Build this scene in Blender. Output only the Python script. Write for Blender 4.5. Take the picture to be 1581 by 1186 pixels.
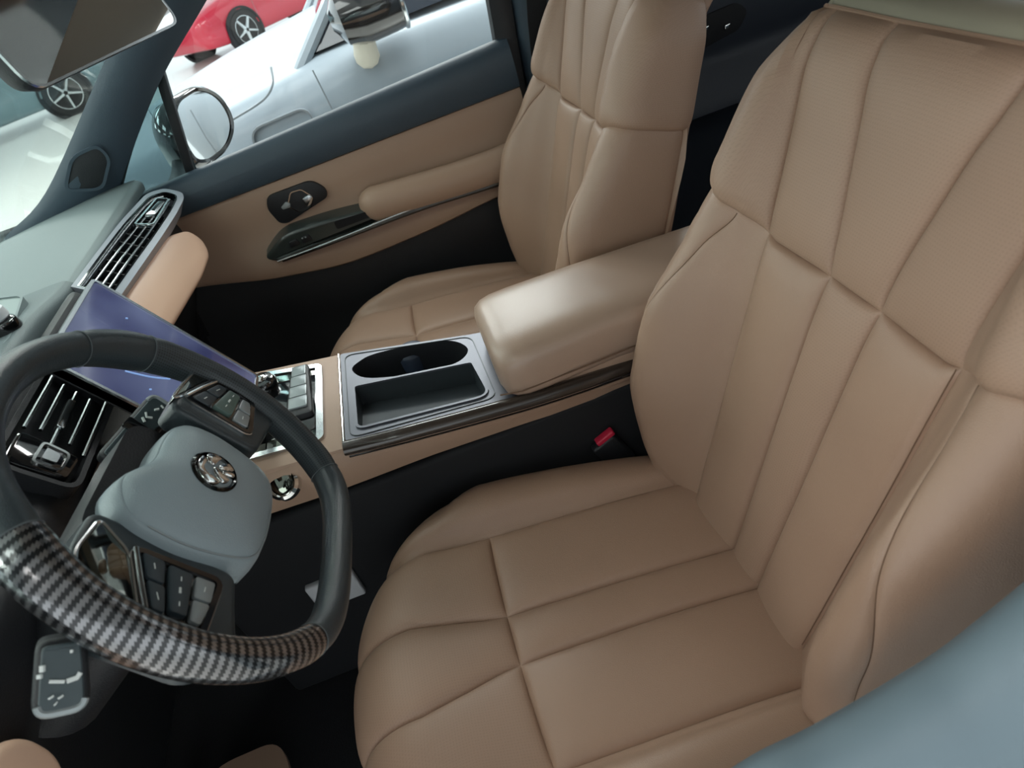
import bpy, bmesh, math, random
import numpy as np
from mathutils import Vector, Matrix
random.seed(3)
for o in list(bpy.data.objects): bpy.data.objects.remove(o, do_unlink=True)
SC = bpy.context.scene
COL = SC.collection
V = Vector
# ------------------------------------------------------------------ camera, world, light, exposure
# axes: -x towards the bonnet, +y across to the passenger side, z up, metres; z = 0 is the cabin floor
CAM = V((-0.2222, -0.5445, 1.1034)); YAW, PITCH, ROLL, FPX = 0.02719, -0.63564, -0.35102, 1069.03
d = V((math.sin(YAW)*math.cos(PITCH), math.cos(YAW)*math.cos(PITCH), math.sin(PITCH)))
rt = d.cross(V((0, 0, 1))).normalized(); up = rt.cross(d)
r2 = rt*math.cos(ROLL) + up*math.sin(ROLL); u2 = up*math.cos(ROLL) - rt*math.sin(ROLL)
cd = bpy.data.cameras.new('camera'); cam = bpy.data.objects.new('camera', cd); COL.objects.link(cam)
m = Matrix((r2, u2, -d)).transposed().to_4x4(); m.translation = CAM; cam.matrix_world = m
cd.sensor_width = 36.0; cd.lens = FPX/1581*36; cd.clip_start = 0.02; cd.clip_end = 200
cd.dof.use_dof = True; cd.dof.focus_distance = 1.05; cd.dof.aperture_fstop = 9.0
SC.camera = cam
w = bpy.data.worlds.new('showroom_light'); SC.world = w; w.use_nodes = True
bg = w.node_tree.nodes['Background']; bg.inputs[0].default_value = (0.90, 0.97, 1.0, 1); bg.inputs[1].default_value = 1.7
vs = SC.view_settings; vs.view_transform = 'Standard'; vs.look = 'None'; vs.exposure = -0.2; vs.gamma = 1.0
vs.use_curve_mapping = False
GROUND = -0.32
def ceiling_fill(x, y, watts):      # unseen square fill panel added to light the cabin, 3.3 m above the showroom floor
    ld = bpy.data.lights.new('ceiling_fill', 'AREA'); ld.shape = 'SQUARE'; ld.size = 1.4; ld.energy = watts; ld.color = (1, .98, .95)
    lo = bpy.data.objects.new('ceiling_fill', ld); COL.objects.link(lo); lo.location = (x, y, GROUND+3.3)
for lx in (-8.4, -5.0):
    for ly in (-2.0, 1.2, 4.4, 7.6): ceiling_fill(lx, ly, 110)
for lx in (-1.6, .2, 2.0): ceiling_fill(lx, 4.6, 130)
for ly in (-2.0, 1.2): ceiling_fill(-1.6, ly, 29)
for lx in (.5, 2.3): ceiling_fill(lx, 2.1, 150)
# ------------------------------------------------------------------ materials
MATS = {}
def srgb(r, g, b):
    f = lambda c: (c/255/12.92 if c/255 <= .04045 else ((c/255+.055)/1.055)**2.4)
    return (f(r), f(g), f(b), 1)
def mat(name, col, rough=.5, metal=0., bump=0., scale=600., coat=0., spec=.5, var=0., vscale=6., emit=None):
    mt = bpy.data.materials.new(name); mt.use_nodes = True; MATS[name] = mt
    nt = mt.node_tree; b = nt.nodes['Principled BSDF']
    b.inputs['Base Color'].default_value = col; b.inputs['Roughness'].default_value = rough
    b.inputs['Metallic'].default_value = metal; b.inputs['Coat Weight'].default_value = coat
    b.inputs['Coat Roughness'].default_value = .06
    b.inputs['Specular IOR Level'].default_value = spec
    tc = nt.nodes.new('ShaderNodeTexCoord')
    if var:
        n = nt.nodes.new('ShaderNodeTexNoise'); n.inputs['Scale'].default_value = vscale; n.inputs['Detail'].default_value = 3
        nt.links.new(tc.outputs['Object'], n.inputs['Vector'])
        hs = nt.nodes.new('ShaderNodeHueSaturation'); hs.inputs['Color'].default_value = col
        mr = nt.nodes.new('ShaderNodeMapRange'); mr.inputs[3].default_value = 1-var; mr.inputs[4].default_value = 1+var
        nt.links.new(n.outputs[0], mr.inputs[0]); nt.links.new(mr.outputs[0], hs.inputs['Value'])
        nt.links.new(hs.outputs[0], b.inputs['Base Color'])
    if bump:
        n = nt.nodes.new('ShaderNodeTexVoronoi'); n.inputs['Scale'].default_value = scale
        nt.links.new(tc.outputs['Object'], n.inputs['Vector'])
        bp = nt.nodes.new('ShaderNodeBump'); bp.inputs['Strength'].default_value = bump; bp.inputs['Distance'].default_value = .0006
        nt.links.new(n.outputs['Distance'], bp.inputs['Height']); nt.links.new(bp.outputs[0], b.inputs['Normal'])
    if emit:
        b.inputs['Emission Color'].default_value = emit[0]; b.inputs['Emission Strength'].default_value = emit[1]
    return mt
def perforate(mt, pitch, dark, strength):
    """small punched holes laid out on the leather's own surface coordinates"""
    nt = mt.node_tree; b = nt.nodes['Principled BSDF']
    uv = nt.nodes.new('ShaderNodeUVMap')
    sc = nt.nodes.new('ShaderNodeVectorMath'); sc.operation = 'SCALE'; sc.inputs['Scale'].default_value = 1/pitch
    fr = nt.nodes.new('ShaderNodeVectorMath'); fr.operation = 'FRACTION'
    sb = nt.nodes.new('ShaderNodeVectorMath'); sb.operation = 'SUBTRACT'; sb.inputs[1].default_value = (.5, .5, 0)
    ln = nt.nodes.new('ShaderNodeVectorMath'); ln.operation = 'LENGTH'
    lt = nt.nodes.new('ShaderNodeMath'); lt.operation = 'LESS_THAN'; lt.inputs[1].default_value = .26
    mu = nt.nodes.new('ShaderNodeMath'); mu.operation = 'MULTIPLY'; mu.inputs[1].default_value = strength
    nt.links.new(uv.outputs[0], sc.inputs[0]); nt.links.new(sc.outputs[0], fr.inputs[0]); nt.links.new(fr.outputs[0], sb.inputs[0])
    nt.links.new(sb.outputs[0], ln.inputs[0]); nt.links.new(ln.outputs['Value'], lt.inputs[0]); nt.links.new(lt.outputs[0], mu.inputs[0])
    mx = nt.nodes.new('ShaderNodeMix'); mx.data_type = 'RGBA'; mx.inputs[7].default_value = dark
    src = b.inputs['Base Color'].links[0].from_socket if b.inputs['Base Color'].links else None
    if src: nt.links.new(src, mx.inputs[6])
    else: mx.inputs[6].default_value = b.inputs['Base Color'].default_value
    nt.links.new(mu.outputs[0], mx.inputs[0]); nt.links.new(mx.outputs[2], b.inputs['Base Color'])
TAN = srgb(165, 136, 116)
leather = mat('tan_leather', TAN, .40, bump=.35, scale=900, var=.05)
leather_lid = mat('tan_leather_polished', srgb(176, 150, 132), .34, bump=.2, scale=900, coat=.35); leather_lid.node_tree.nodes['Principled BSDF'].inputs['Coat Roughness'].default_value = .3
leather_p = mat('tan_leather_perforated', TAN, .5, bump=.3, scale=900, var=.05); perforate(leather_p, .0036, srgb(70, 54, 44), .10)
tan_soft = mat('tan_soft_trim', srgb(176, 147, 126), .5, bump=.25, scale=800)
tan_sheen = mat('tan_dash_pad', srgb(232, 194, 168), .36, bump=.2, scale=800)  # tan raised to carry the window sheen on the dash pads
thread = mat('tan_thread', srgb(112, 88, 70), .8)
stitch_grey = mat('grey_thread', srgb(84, 90, 93), .8)
dash_grey = mat('grey_soft_plastic', srgb(108, 120, 122), .5, bump=.4, scale=700)
vent_silver = mat('silver_grey_plastic', srgb(146, 152, 162), .4)
center_grey = mat('darker_grey_soft_plastic', srgb(88, 100, 103), .5, bump=.4, scale=700)
dark_trim = mat('dark_slate_trim', srgb(64, 79, 91), .46, bump=.3, scale=700)
black_pl = mat('black_plastic', srgb(30, 32, 36), .5, bump=.3, scale=500)
deep_black = mat('matt_black', srgb(20, 22, 26), .8)
carpet = mat('black_carpet', srgb(26, 28, 31), .95, bump=1., scale=350)
gloss_black = mat('piano_black', srgb(16, 17, 19), .08, coat=1.)
smoked = mat('smoked_brown_gloss', srgb(58, 50, 45), .22, coat=.6)
gun = mat('satin_gunmetal', srgb(98, 100, 108), .36, metal=.5)
gun_dark = mat('satin_gunmetal_dark', srgb(62, 68, 72), .36, metal=.3)
chrome = mat('chrome', srgb(225, 226, 224), .07, metal=1.)
satin_chrome = mat('satin_chrome', srgb(205, 210, 212), .22, metal=1.)
dark_chrome = mat('dark_chrome', srgb(120, 122, 116), .06, metal=1.)
wheel_leather = mat('black_wheel_leather', srgb(54, 62, 66), .29, bump=.3, scale=900)
airbag_grey = mat('grey_airbag_plastic', srgb(150, 164, 170), .38, bump=.3, scale=900)
key_grey = mat('grey_keys', srgb(150, 158, 160), .35, metal=.3)
key_dark = mat('dark_keys', srgb(56, 66, 72), .35)
key_green = mat('green_grey_rocker', srgb(88, 108, 102), .4)
print_white = mat('white_print', srgb(225, 230, 228), .6)
headliner = mat('taupe_headliner', srgb(150, 142, 132), .95)
lit_top = mat('leather_lit_from_above', srgb(172, 166, 146), .5)  # backrest top: light from above put into the leather colour
red_pl = mat('red_button', srgb(205, 40, 70), .4)
white_pl = mat('white_plastic', srgb(205, 208, 212), .5)
body_blue = mat('blue_grey_paint', srgb(112, 130, 140), .55)
tyre_m = mat('tyre_rubber', srgb(28, 28, 30), .8)
floor_m = mat('white_showroom_floor', srgb(238, 238, 234), .25, var=.03, vscale=.6)
silver_paint = mat('pale_silver_paint', srgb(138, 149, 158), .42, metal=.1, coat=.25)
red_paint = mat('red_paint', srgb(196, 38, 62), .25, coat=.6)
teal_paint = mat('teal_grey_paint', srgb(104, 130, 138), .25, metal=.2, coat=.6)
cream_paint = mat('cream_paint', srgb(226, 222, 198), .25, coat=.6)
car_glass = mat('dark_car_glass', srgb(34, 42, 54), .05, coat=1.)
mirror_glass = mat('mirror_glass', (.88, .9, .9, 1), .015, metal=1.)
def mat_screen():
    mt = mat('lit_screen', srgb(52, 54, 96), .12, coat=1.)
    nt = mt.node_tree; b = nt.nodes['Principled BSDF']
    tc = nt.nodes.new('ShaderNodeTexCoord'); n = nt.nodes.new('ShaderNodeTexNoise'); n.inputs['Scale'].default_value = 9; n.inputs['Detail'].default_value = 1
    cr = nt.nodes.new('ShaderNodeValToRGB'); cr.color_ramp.elements[0].color = srgb(58, 64, 100); cr.color_ramp.elements[1].color = srgb(122, 134, 168)  # glow colours greyed to include the reflection on the display
    cr.color_ramp.elements[0].position = .35; cr.color_ramp.elements[1].position = .7
    nt.links.new(tc.outputs['Object'], n.inputs['Vector']); nt.links.new(n.outputs[0], cr.inputs[0])
    nt.links.new(cr.outputs[0], b.inputs['Emission Color']); b.inputs['Emission Strength'].default_value = .55
    return mt
screen_m = mat_screen()
screen_line = mat('pale_blue_pixels', srgb(120, 150, 200), .3, emit=(srgb(130, 165, 220), .8))
shut = mat('shut_line', srgb(112, 120, 126), .5)
def mat_glass(name, tint, refl=1.0):
    mt = bpy.data.materials.new(name); mt.use_nodes = True; nt = mt.node_tree
    for n in list(nt.nodes): nt.nodes.remove(n)
    out = nt.nodes.new('ShaderNodeOutputMaterial'); tr = nt.nodes.new('ShaderNodeBsdfTransparent'); tr.inputs[0].default_value = tint
    gl = nt.nodes.new('ShaderNodeBsdfGlossy'); gl.inputs['Roughness'].default_value = .02
    fr = nt.nodes.new('ShaderNodeFresnel'); fr.inputs['IOR'].default_value = 1.4
    mu = nt.nodes.new('ShaderNodeMath'); mu.operation = 'MULTIPLY'; mu.inputs[1].default_value = refl
    mx = nt.nodes.new('ShaderNodeMixShader')
    nt.links.new(fr.outputs[0], mu.inputs[0]); nt.links.new(mu.outputs[0], mx.inputs[0]); nt.links.new(tr.outputs[0], mx.inputs[1]); nt.links.new(gl.outputs[0], mx.inputs[2]); nt.links.new(mx.outputs[0], out.inputs[0])
    return mt
glass_clear = mat_glass('side_window_glass', (.93, .97, .97, 1), .8)
glass_green = mat_glass('windshield_glass', (.88, .95, .93, 1), .35)
glass_dark_reflection = mat_glass('quarter_glass_reflection', (.42, .52, .53, 1), .8)  # dark tint stands in for the reflection on the quarter glass
def mat_carbon():
    mt = mat('carbon_weave', srgb(40, 42, 46), .16, metal=.75, coat=1.)
    nt = mt.node_tree; b = nt.nodes['Principled BSDF']
    uv = nt.nodes.new('ShaderNodeUVMap'); sp = nt.nodes.new('ShaderNodeSeparateXYZ'); nt.links.new(uv.outputs[0], sp.inputs[0])
    def M(op, a, bb=None, c=None):
        n = nt.nodes.new('ShaderNodeMath'); n.operation = op
        for i, x in enumerate((a, bb, c)):
            if x is None: continue
            if isinstance(x, (int, float)): n.inputs[i].default_value = x
            else: nt.links.new(x, n.inputs[i])
        return n.outputs[0]
    vv = M('MULTIPLY', sp.outputs[1], 1/.0030)
    fl = M('FRACT', vv)
    uu = M('MULTIPLY', sp.outputs[0], 1/.0076)
    zz = M('MULTIPLY_ADD', fl, .24, uu)
    s = M('FRACT', M('MULTIPLY_ADD', vv, .03, zz))
    band = M('LESS_THAN', s, .5)
    cr = nt.nodes.new('ShaderNodeMix'); cr.data_type = 'RGBA'; cr.inputs[6].default_value = srgb(128, 128, 130); cr.inputs[7].default_value = srgb(22, 24, 28)
    nt.links.new(band, cr.inputs[0]); nt.links.new(cr.outputs[2], b.inputs['Base Color'])
    rr = M('MULTIPLY_ADD', band, .18, .2); nt.links.new(rr, b.inputs['Roughness'])
    return mt
carbon = mat_carbon()
# ------------------------------------------------------------------ helpers
def tag(o, label=None, cat=None, group=None, kind=None):
    if label: o['label'] = label
    if cat: o['category'] = cat
    if group: o['group'] = group
    if kind: o['kind'] = kind
    return o
def empty(name, loc=(0, 0, 0), mtx=None):
    o = bpy.data.objects.new(name, None); COL.objects.link(o); o.empty_display_size = .05
    if mtx is not None: o.matrix_world = mtx
    else: o.location = loc
    return o
def mk(name, vf, mt, parent=None, smooth=True, uv=None):
    """one mesh object out of (verts, faces)"""
    v, f = vf; me = bpy.data.meshes.new(name); me.from_pydata([tuple(map(float, p)) for p in v], [], [tuple(map(int, q)) for q in f]); me.update()
    bm = bmesh.new(); bm.from_mesh(me); bmesh.ops.recalc_face_normals(bm, faces=bm.faces) if smooth != 'keep' else None
    bm.to_mesh(me); bm.free()
    if uv is not None:
        ul = me.uv_layers.new(name='UVMap')
        idx = np.zeros(len(me.loops), dtype=np.int64); me.loops.foreach_get('vertex_index', idx)
        ul.data.foreach_set('uv', np.asarray(uv, dtype=np.float32)[idx].ravel())
    return link(name, me, mt, parent, smooth)
def link(name, me, mt, parent=None, smooth=True, angle=40):
    me.materials.clear(); me.materials.append(mt)
    if smooth:
        me.shade_smooth()
        if angle: me.set_sharp_from_angle(angle=math.radians(angle))
    o = bpy.data.objects.new(name, me); COL.objects.link(o)
    if parent is not None: o.parent = parent
    return o
def mbm(name, bm, mt, parent=None, smooth=True, angle=40):
    me = bpy.data.meshes.new(name); bmesh.ops.recalc_face_normals(bm, faces=bm.faces); bm.to_mesh(me); bm.free()
    return link(name, me, mt, parent, smooth, angle)
def box(name, lo, hi, mt, parent=None, bev=.003, seg=3, rot=None):
    bm = bmesh.new(); lo, hi = V(lo), V(hi); c = (lo+hi)/2
    bmesh.ops.create_cube(bm, size=1, matrix=Matrix.Translation(c) @ Matrix.Diagonal((*(hi-lo), 1)))
    if bev: bmesh.ops.bevel(bm, geom=bm.edges[:], offset=bev, segments=seg, affect='EDGES', profile=.5)
    if rot: bmesh.ops.rotate(bm, verts=bm.verts, cent=c, matrix=rot)
    return mbm(name, bm, mt, parent)
def rpoly(pts, r, n=4):
    """2-D outline with rounded corners; r one radius or one per corner"""
    out = []; k = len(pts)
    for i in range(k):
        p0, p1, p2 = (V(pts[(i+j) % k]).to_2d() if len(pts[0]) > 2 else V(pts[(i+j) % k]) for j in (-1, 0, 1))
        rr = r[i] if hasattr(r, '__len__') else r
        a, b = p0-p1, p2-p1; la, lb = a.length, b.length
        if rr <= 0: out.append((p1.x, p1.y)); continue
        rr = min(rr, la*.49, lb*.49); A, B = p1+a/la*rr, p1+b/lb*rr
        for j in range(n+1):
            t = j/n; q = A*(1-t)**2 + p1*2*t*(1-t) + B*t*t; out.append((q.x, q.y))
    return out
def prism(name, pts, h0, h1, mt, parent=None, frame=None, bev=.0, seg=2, holes=None):
    """outline pts (2-D) extruded from h0 to h1 along the frame's third axis. frame = (origin, ex, ey)"""
    bm = bmesh.new()
    vs_ = [bm.verts.new((p[0], p[1], h0)) for p in pts]; f = bm.faces.new(vs_)
    ext = bmesh.ops.extrude_face_region(bm, geom=[f]); top = [e for e in ext['geom'] if isinstance(e, bmesh.types.BMVert)]
    for v_ in top: v_.co.z = h1
    if bev:
        ee = [e for e in bm.edges if abs(e.verts[0].co.z-h1) < 1e-7 and abs(e.verts[1].co.z-h1) < 1e-7]
        bmesh.ops.bevel(bm, geom=ee, offset=bev, segments=seg, affect='EDGES', profile=.5)
    if frame: xf(bm, frame)
    return mbm(name, bm, mt, parent, angle=35)
def fmat(frame):
    o, ex, ey = (V(q) for q in frame); ex = ex.normalized(); ez = ex.cross(ey).normalized(); ey = ez.cross(ex)
    mm = Matrix((ex, ey, ez)).transposed().to_4x4(); mm.translation = o; return mm
def xf(bm, frame): bmesh.ops.transform(bm, matrix=fmat(frame), verts=bm.verts)
def ring(name, outer, inner, h0, h1, mt, parent=None, frame=None):
    """flat frame between two outlines with the same number of points"""
    n = len(outer); v = []; f = []
    for (p, h) in ((outer, h0), (outer, h1), (inner, h1), (inner, h0)): v += [V((q[0], q[1], h)) for q in p]
    for k in range(4):
        for i in range(n): f.append((k*n+i, k*n+(i+1) % n, ((k+1) % 4)*n+(i+1) % n, ((k+1) % 4)*n+i))
    if frame: mm = fmat(frame); v = [mm @ q for q in v]
    return mk(name, (v, f), mt, parent)
def inset(pts, dd):
    n = len(pts); c = V((sum(p[0] for p in pts)/n, sum(p[1] for p in pts)/n)); out = []
    for i in range(n):
        p0, p1, p2 = V(pts[i-1]), V(pts[i]), V(pts[(i+1) % n]); t = (p2-p0)
        if t.length < 1e-9: t = V((1, 0))
        t.normalize(); nn = V((-t.y, t.x))
        if (c-p1).dot(nn) < 0: nn = -nn
        q = p1+nn*dd; out.append((q.x, q.y))
    return out
def catmull(pts, n, closed=False):
    P = [V(p) for p in pts]; k = len(P); out = []
    rng = k if closed else k-1
    for i in range(rng):
        g = lambda j: P[j % k] if closed else P[max(0, min(k-1, j))]
        a, b, c, e = g(i-1), g(i), g(i+1), g(i+2)
        for j in range(n):
            t = j/n; out.append(.5*((2*b)+(c-a)*t+(2*a-5*b+4*c-e)*t*t+(3*b-a-3*c+e)*t**3))
    if not closed: out.append(P[-1].copy())
    return out
def pillow(name, pts, mt, parent=None, frame=None, depth=.03, r=.008, n=5, crown=0.):
    """outline (counter-clockwise, dense) as a slab with a rolled front edge"""
    rows = [[(q[0], q[1], -depth) for q in pts]]
    for k in range(n+1):
        a = math.pi/2*k/n; ins = r*(1-math.cos(a)); rows.append([(q[0], q[1], -r+r*math.sin(a)) for q in inset(pts, ins)])
    if not crown: rows.append([(q[0], q[1], 0) for q in inset(pts, r+.0015)])
    if crown:
        cx = sum(q[0] for q in pts)/len(pts); cy = sum(q[1] for q in pts)/len(pts); base = inset(pts, r)
        for s_, h_ in ((.75, .6), (.45, .9), (.15, 1.)): rows.append([(cx+(q[0]-cx)*s_, cy+(q[1]-cy)*s_, crown*h_) for q in base])
    mm_ = fmat(frame) if frame else Matrix.Identity(4); v, f = grid_vf([[mm_ @ V(q) for q in rw] for rw in rows], True); k = len(pts)
    f.append(tuple(range(k))); f.append(tuple(range((len(rows)-1)*k, len(rows)*k))); return mk(name, (v, f), mt, parent)
def tube_vf(path, rad, n=10, closed=False, cap=True, flat=1.0, upv=None):
    P = [V(p) for p in path]; k = len(P); v = []; f = []; prev = None
    for i in range(k):
        t = (P[(i+1) % k]-P[i-1]) if closed else (P[min(i+1, k-1)]-P[max(i-1, 0)])
        t = t.normalized() if t.length > 1e-9 else V((1, 0, 0))
        ref = V(upv) if upv is not None else (prev if prev is not None else (V((0, 0, 1)) if abs(t.z) < .9 else V((1, 0, 0))))
        a = (ref - t*ref.dot(t)).normalized(); b = t.cross(a)
        if upv is None: prev = a
        r = rad[i] if hasattr(rad, '__len__') else rad
        for j in range(n):
            th = 2*math.pi*j/n; v.append(P[i]+a*(r*flat*math.cos(th))+b*(r*math.sin(th)))
    for i in range(k if closed else k-1):
        for j in range(n): f.append((i*n+j, i*n+(j+1) % n, ((i+1) % k)*n+(j+1) % n, ((i+1) % k)*n+j))
    if cap and not closed: f.append(tuple(range(n))[::-1]); f.append(tuple(range((k-1)*n, k*n)))
    return v, f
def tube(name, path, rad, mt, parent=None, **kw): return mk(name, tube_vf(path, rad, **kw), mt, parent)
def join_vf(parts):
    v = []; f = []
    for a, b in parts: o = len(v); v += list(a); f += [tuple(i+o for i in q) for q in b]
    return v, f
def grid_vf(rows, closed=False):
    n = len(rows[0]); v = [p for r in rows for p in r]; f = []
    for i in range(len(rows)-1):
        for j in range(n if closed else n-1): f.append((i*n+j, i*n+(j+1) % n, (i+1)*n+(j+1) % n, (i+1)*n+j))
    return v, f
def shell_vf(rows, th):
    """open grid given thickness: rows of points, offset th along the averaged normals"""
    A = np.array([[tuple(p) for p in r] for r in rows], float); du = np.gradient(A, axis=1); dv = np.gradient(A, axis=0)
    nn = np.cross(du, dv); nn /= np.maximum(np.linalg.norm(nn, axis=2, keepdims=True), 1e-12); B = A-nn*th
    r, c = A.shape[:2]; v = np.concatenate([A.reshape(-1, 3), B.reshape(-1, 3)]); f = []; o = r*c
    for i in range(r-1):
        for j in range(c-1):
            q = (i*c+j, i*c+j+1, (i+1)*c+j+1, (i+1)*c+j); f += [q, tuple(x+o for x in q[::-1])]
    rim = [(0, j) for j in range(c)]+[(i, c-1) for i in range(1, r)]+[(r-1, j) for j in range(c-2, -1, -1)]+[(i, 0) for i in range(r-2, 0, -1)]
    for k in range(len(rim)):
        a, b = rim[k], rim[(k+1) % len(rim)]; a, b = a[0]*c+a[1], b[0]*c+b[1]; f.append((a, b, b+o, a+o))
    return v, f
def lathe_vf(prof, n=24, frame=None):
    """prof (r, h) spun about the frame's third axis"""
    v = []; f = []; k = len(prof)
    for r, h in prof:
        for j in range(n): a = 2*math.pi*j/n; v.append(V((r*math.cos(a), r*math.sin(a), h)))
    for i in range(k-1):
        for j in range(n): f.append((i*n+j, i*n+(j+1) % n, (i+1)*n+(j+1) % n, (i+1)*n+j))
    f.append(tuple(range(n))[::-1]); f.append(tuple(range((k-1)*n, k*n)))
    if frame: mm = fmat(frame); v = [mm @ q for q in v]
    return v, f
def copy_tree(o, parent=None):
    c = o.copy(); COL.objects.link(c); c.parent = parent
    for ch in list(o.children):
        if ch.name in SC.objects: copy_tree(ch, c)
    return c
def pchip(xs, ys, x):
    xs, ys, x = map(lambda q: np.asarray(q, float), (xs, ys, x)); h = np.diff(xs); dl = np.diff(ys)/h; mm = np.zeros_like(ys)
    for i in range(1, len(xs)-1):
        if dl[i-1]*dl[i] > 0:
            w1, w2 = 2*h[i]+h[i-1], h[i]+2*h[i-1]; mm[i] = (w1+w2)/(w1/dl[i-1]+w2/dl[i])
    mm[0], mm[-1] = dl[0], dl[-1]
    i = np.clip(np.searchsorted(xs, x)-1, 0, len(xs)-2); t = (x-xs[i])/h[i]
    return ys[i]*(1+2*t)*(1-t)**2+h[i]*mm[i]*t*(1-t)**2+ys[i+1]*t*t*(3-2*t)+h[i]*mm[i+1]*t*t*(t-1)
# ------------------------------------------------------------------ the cabin shell
def struct(o, label=None): o['kind'] = 'structure'; o['label'] = label if label else o.get('label', ''); return o
struct(box('floor', (-1.12, -.42, -.04), (1.62, 1.14, 0), carpet, None, 0), 'black carpeted cabin floor in the dark footwells')
struct(box('wall_front', (-1.14, -.42, 0), (-1.08, 1.12, .70), deep_black, None, .01), 'matt black bulkhead under the dashboard')
struct(box('wall_right', (-1.14, 1.10, 0), (-.84, 1.15, .76), deep_black, None, .01), 'matt black kick panel ahead of the passenger door')
struct(box('wall_rear', (1.58, -.42, 0), (1.64, 1.14, .80), deep_black, None, .01), 'dark bulkhead behind the rear seats')
struct(box('ceiling_showroom', (-11, -7, GROUND+3.5), (9, 11, GROUND+3.6), mat('grey_ceiling_paint', srgb(178, 180, 182), .9), None, 0), 'flat grey showroom ceiling above the car')
hl = []
for x in np.linspace(-.47, 1.6, 24):
    sag = .10*max(0, (-.15-x)/.32)**2; hl.append([V((x, y, 1.235-sag+.03*(1-((y-.37)/.72)**2))) for y in np.linspace(-.33, 1.07, 22)])
struct(mk('ceiling', shell_vf(hl, .03), headliner), 'taupe fabric headliner above the seats')
sr = [[V((x, y, 1.235-.10*max(0, (-.15-x)/.32)**2+.03*(1-((y-.37)/.72)**2)-.006)) for y in np.linspace(.04, .70, 12)] for x in np.linspace(-.16, .95, 12)]
struct(mk('mirror_dark_panel', shell_vf(sr, -.004), gloss_black), 'unseen dark panel added to the headliner for the mirror to reflect')  # made-up dark panel that gives the rear view mirror its dark reflection
# windscreen glass, between the two front pillars
ws = []
for t in np.linspace(0, 1, 10):
    row = []
    for y in np.linspace(-.38, 1.20, 22):
        q = ((y-.37)/.73)**2; yy = .37+(y-.37)*(1-.09*t); row.append(V((-1.10+.66*t-.13*(1-q), yy, .745+.47*t)))
    ws.append(row)
struct(mk('window_1', shell_vf(ws, .004), glass_green), 'green tinted windscreen glass beside the mirror')
def pillar(name, label, sy):
    F = [(-1.16, 1.09, .715), (-1.10, 1.088, .757), (-.965, 1.083, .813), (-.729, 1.075, .983), (-.56, 1.055, 1.105), (-.42, 1.02, 1.205)]
    Rr = [(-.90, 1.105, .70), (-.845, 1.105, .757), (-.763, 1.102, .83), (-.634, 1.10, .934), (-.48, 1.095, 1.032), (-.28, 1.06, 1.16)]
    F, Rr = catmull(F, 6), catmull(Rr, 6); rows = []
    if sy < 0: Rr = [a.lerp(b, .5) for a, b in zip(F, Rr)]
    for a, b in zip(F, Rr):
        r = []
        for k in range(9):
            t = k/8; p = a.lerp(b, t); p.y -= .022*math.sin(math.pi*t)**.7; p.y = .37+sy*(p.y-.37); r.append(p)
        rows.append(r)
    return struct(mk(name, shell_vf(rows, .03 if sy > 0 else -.03), dark_trim), label)
ap = pillar('trim_1', 'dark slate windscreen pillar rising behind the dashboard vent', 1)
pillar('trim_2', 'dark windscreen pillar on the driver side', -1)
tw = rpoly([(-.924, .812), (-.868, .868), (-.810, .872), (-.804, .840), (-.856, .788)], [.02, .022, .015, .02, .02], 5)
tf = ((0, 1.172, 0), (1, 0, 0), (0, -.12, 1))
prism('tweeter_cover', tw, -.012, .004, black_pl, ap, tf, bev=.002)
ring('tweeter_rim', inset(tw, -.003), inset(tw, .003), .0, .006, dark_trim, ap, tf)
# passenger side pillar between the doors
bp = []
for t in np.linspace(0, 1, 14):
    z = .02+1.2*t; y = 1.125-.07*max(0, (z-.75)/.45)**1.3; xc = .135+.05*t
    bp.append([V((xc+dx, y+dy, z)) for dx, dy in ((-.065, .03), (-.06, -.002), (-.045, -.018), (0, -.026), (.05, -.02), (.075, 0), (.08, .03))])
struct(mk('trim_3', shell_vf(bp, .02), dark_trim), 'dark slate door pillar beyond the passenger seat')
# driver side: painted body edge of the door opening, close to the camera
pts = [(-.36, .45), (-.28, .528), (-.169, .598), (-.11, .612), (-.054, .632), (-.011, .655), (.06, .728), (.13, .89), (.19, 1.06), (.23, 1.2)]
crv = catmull([(p[0], 0, p[1]) for p in pts], 6); rows = []
for i, p in enumerate(crv):
    t = (crv[min(i+1, len(crv)-1)]-crv[max(i-1, 0)]).normalized(); nrm = V((-t.z, 0, t.x))
    if nrm.z < 0 and i < 20: nrm = -nrm
    pr = [(-.335, -.05), (-.340, -.02), (-.352, -.006), (-.368, 0), (-.385, -.006), (-.402, -.022), (-.418, -.05), (-.428, -.12), (-.432, -.25)]
    rows.append([V((p.x, y, p.z))+nrm*h for y, h in pr])
struct(mk('trim_4', shell_vf(rows, .012), body_blue), 'blurred blue-grey painted body edge in the bottom right corner')
struct(box('wall_left', (.28, -.46, -.05), (1.62, -.40, .76), dark_trim, None, .02), 'dark rear door on the driver side')
struct(box('trim_5', (-1.1, -.47, -.16), (1.62, -.40, .02), body_blue, None, .02), 'blue-grey painted door sill under the driver seat')
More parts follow.
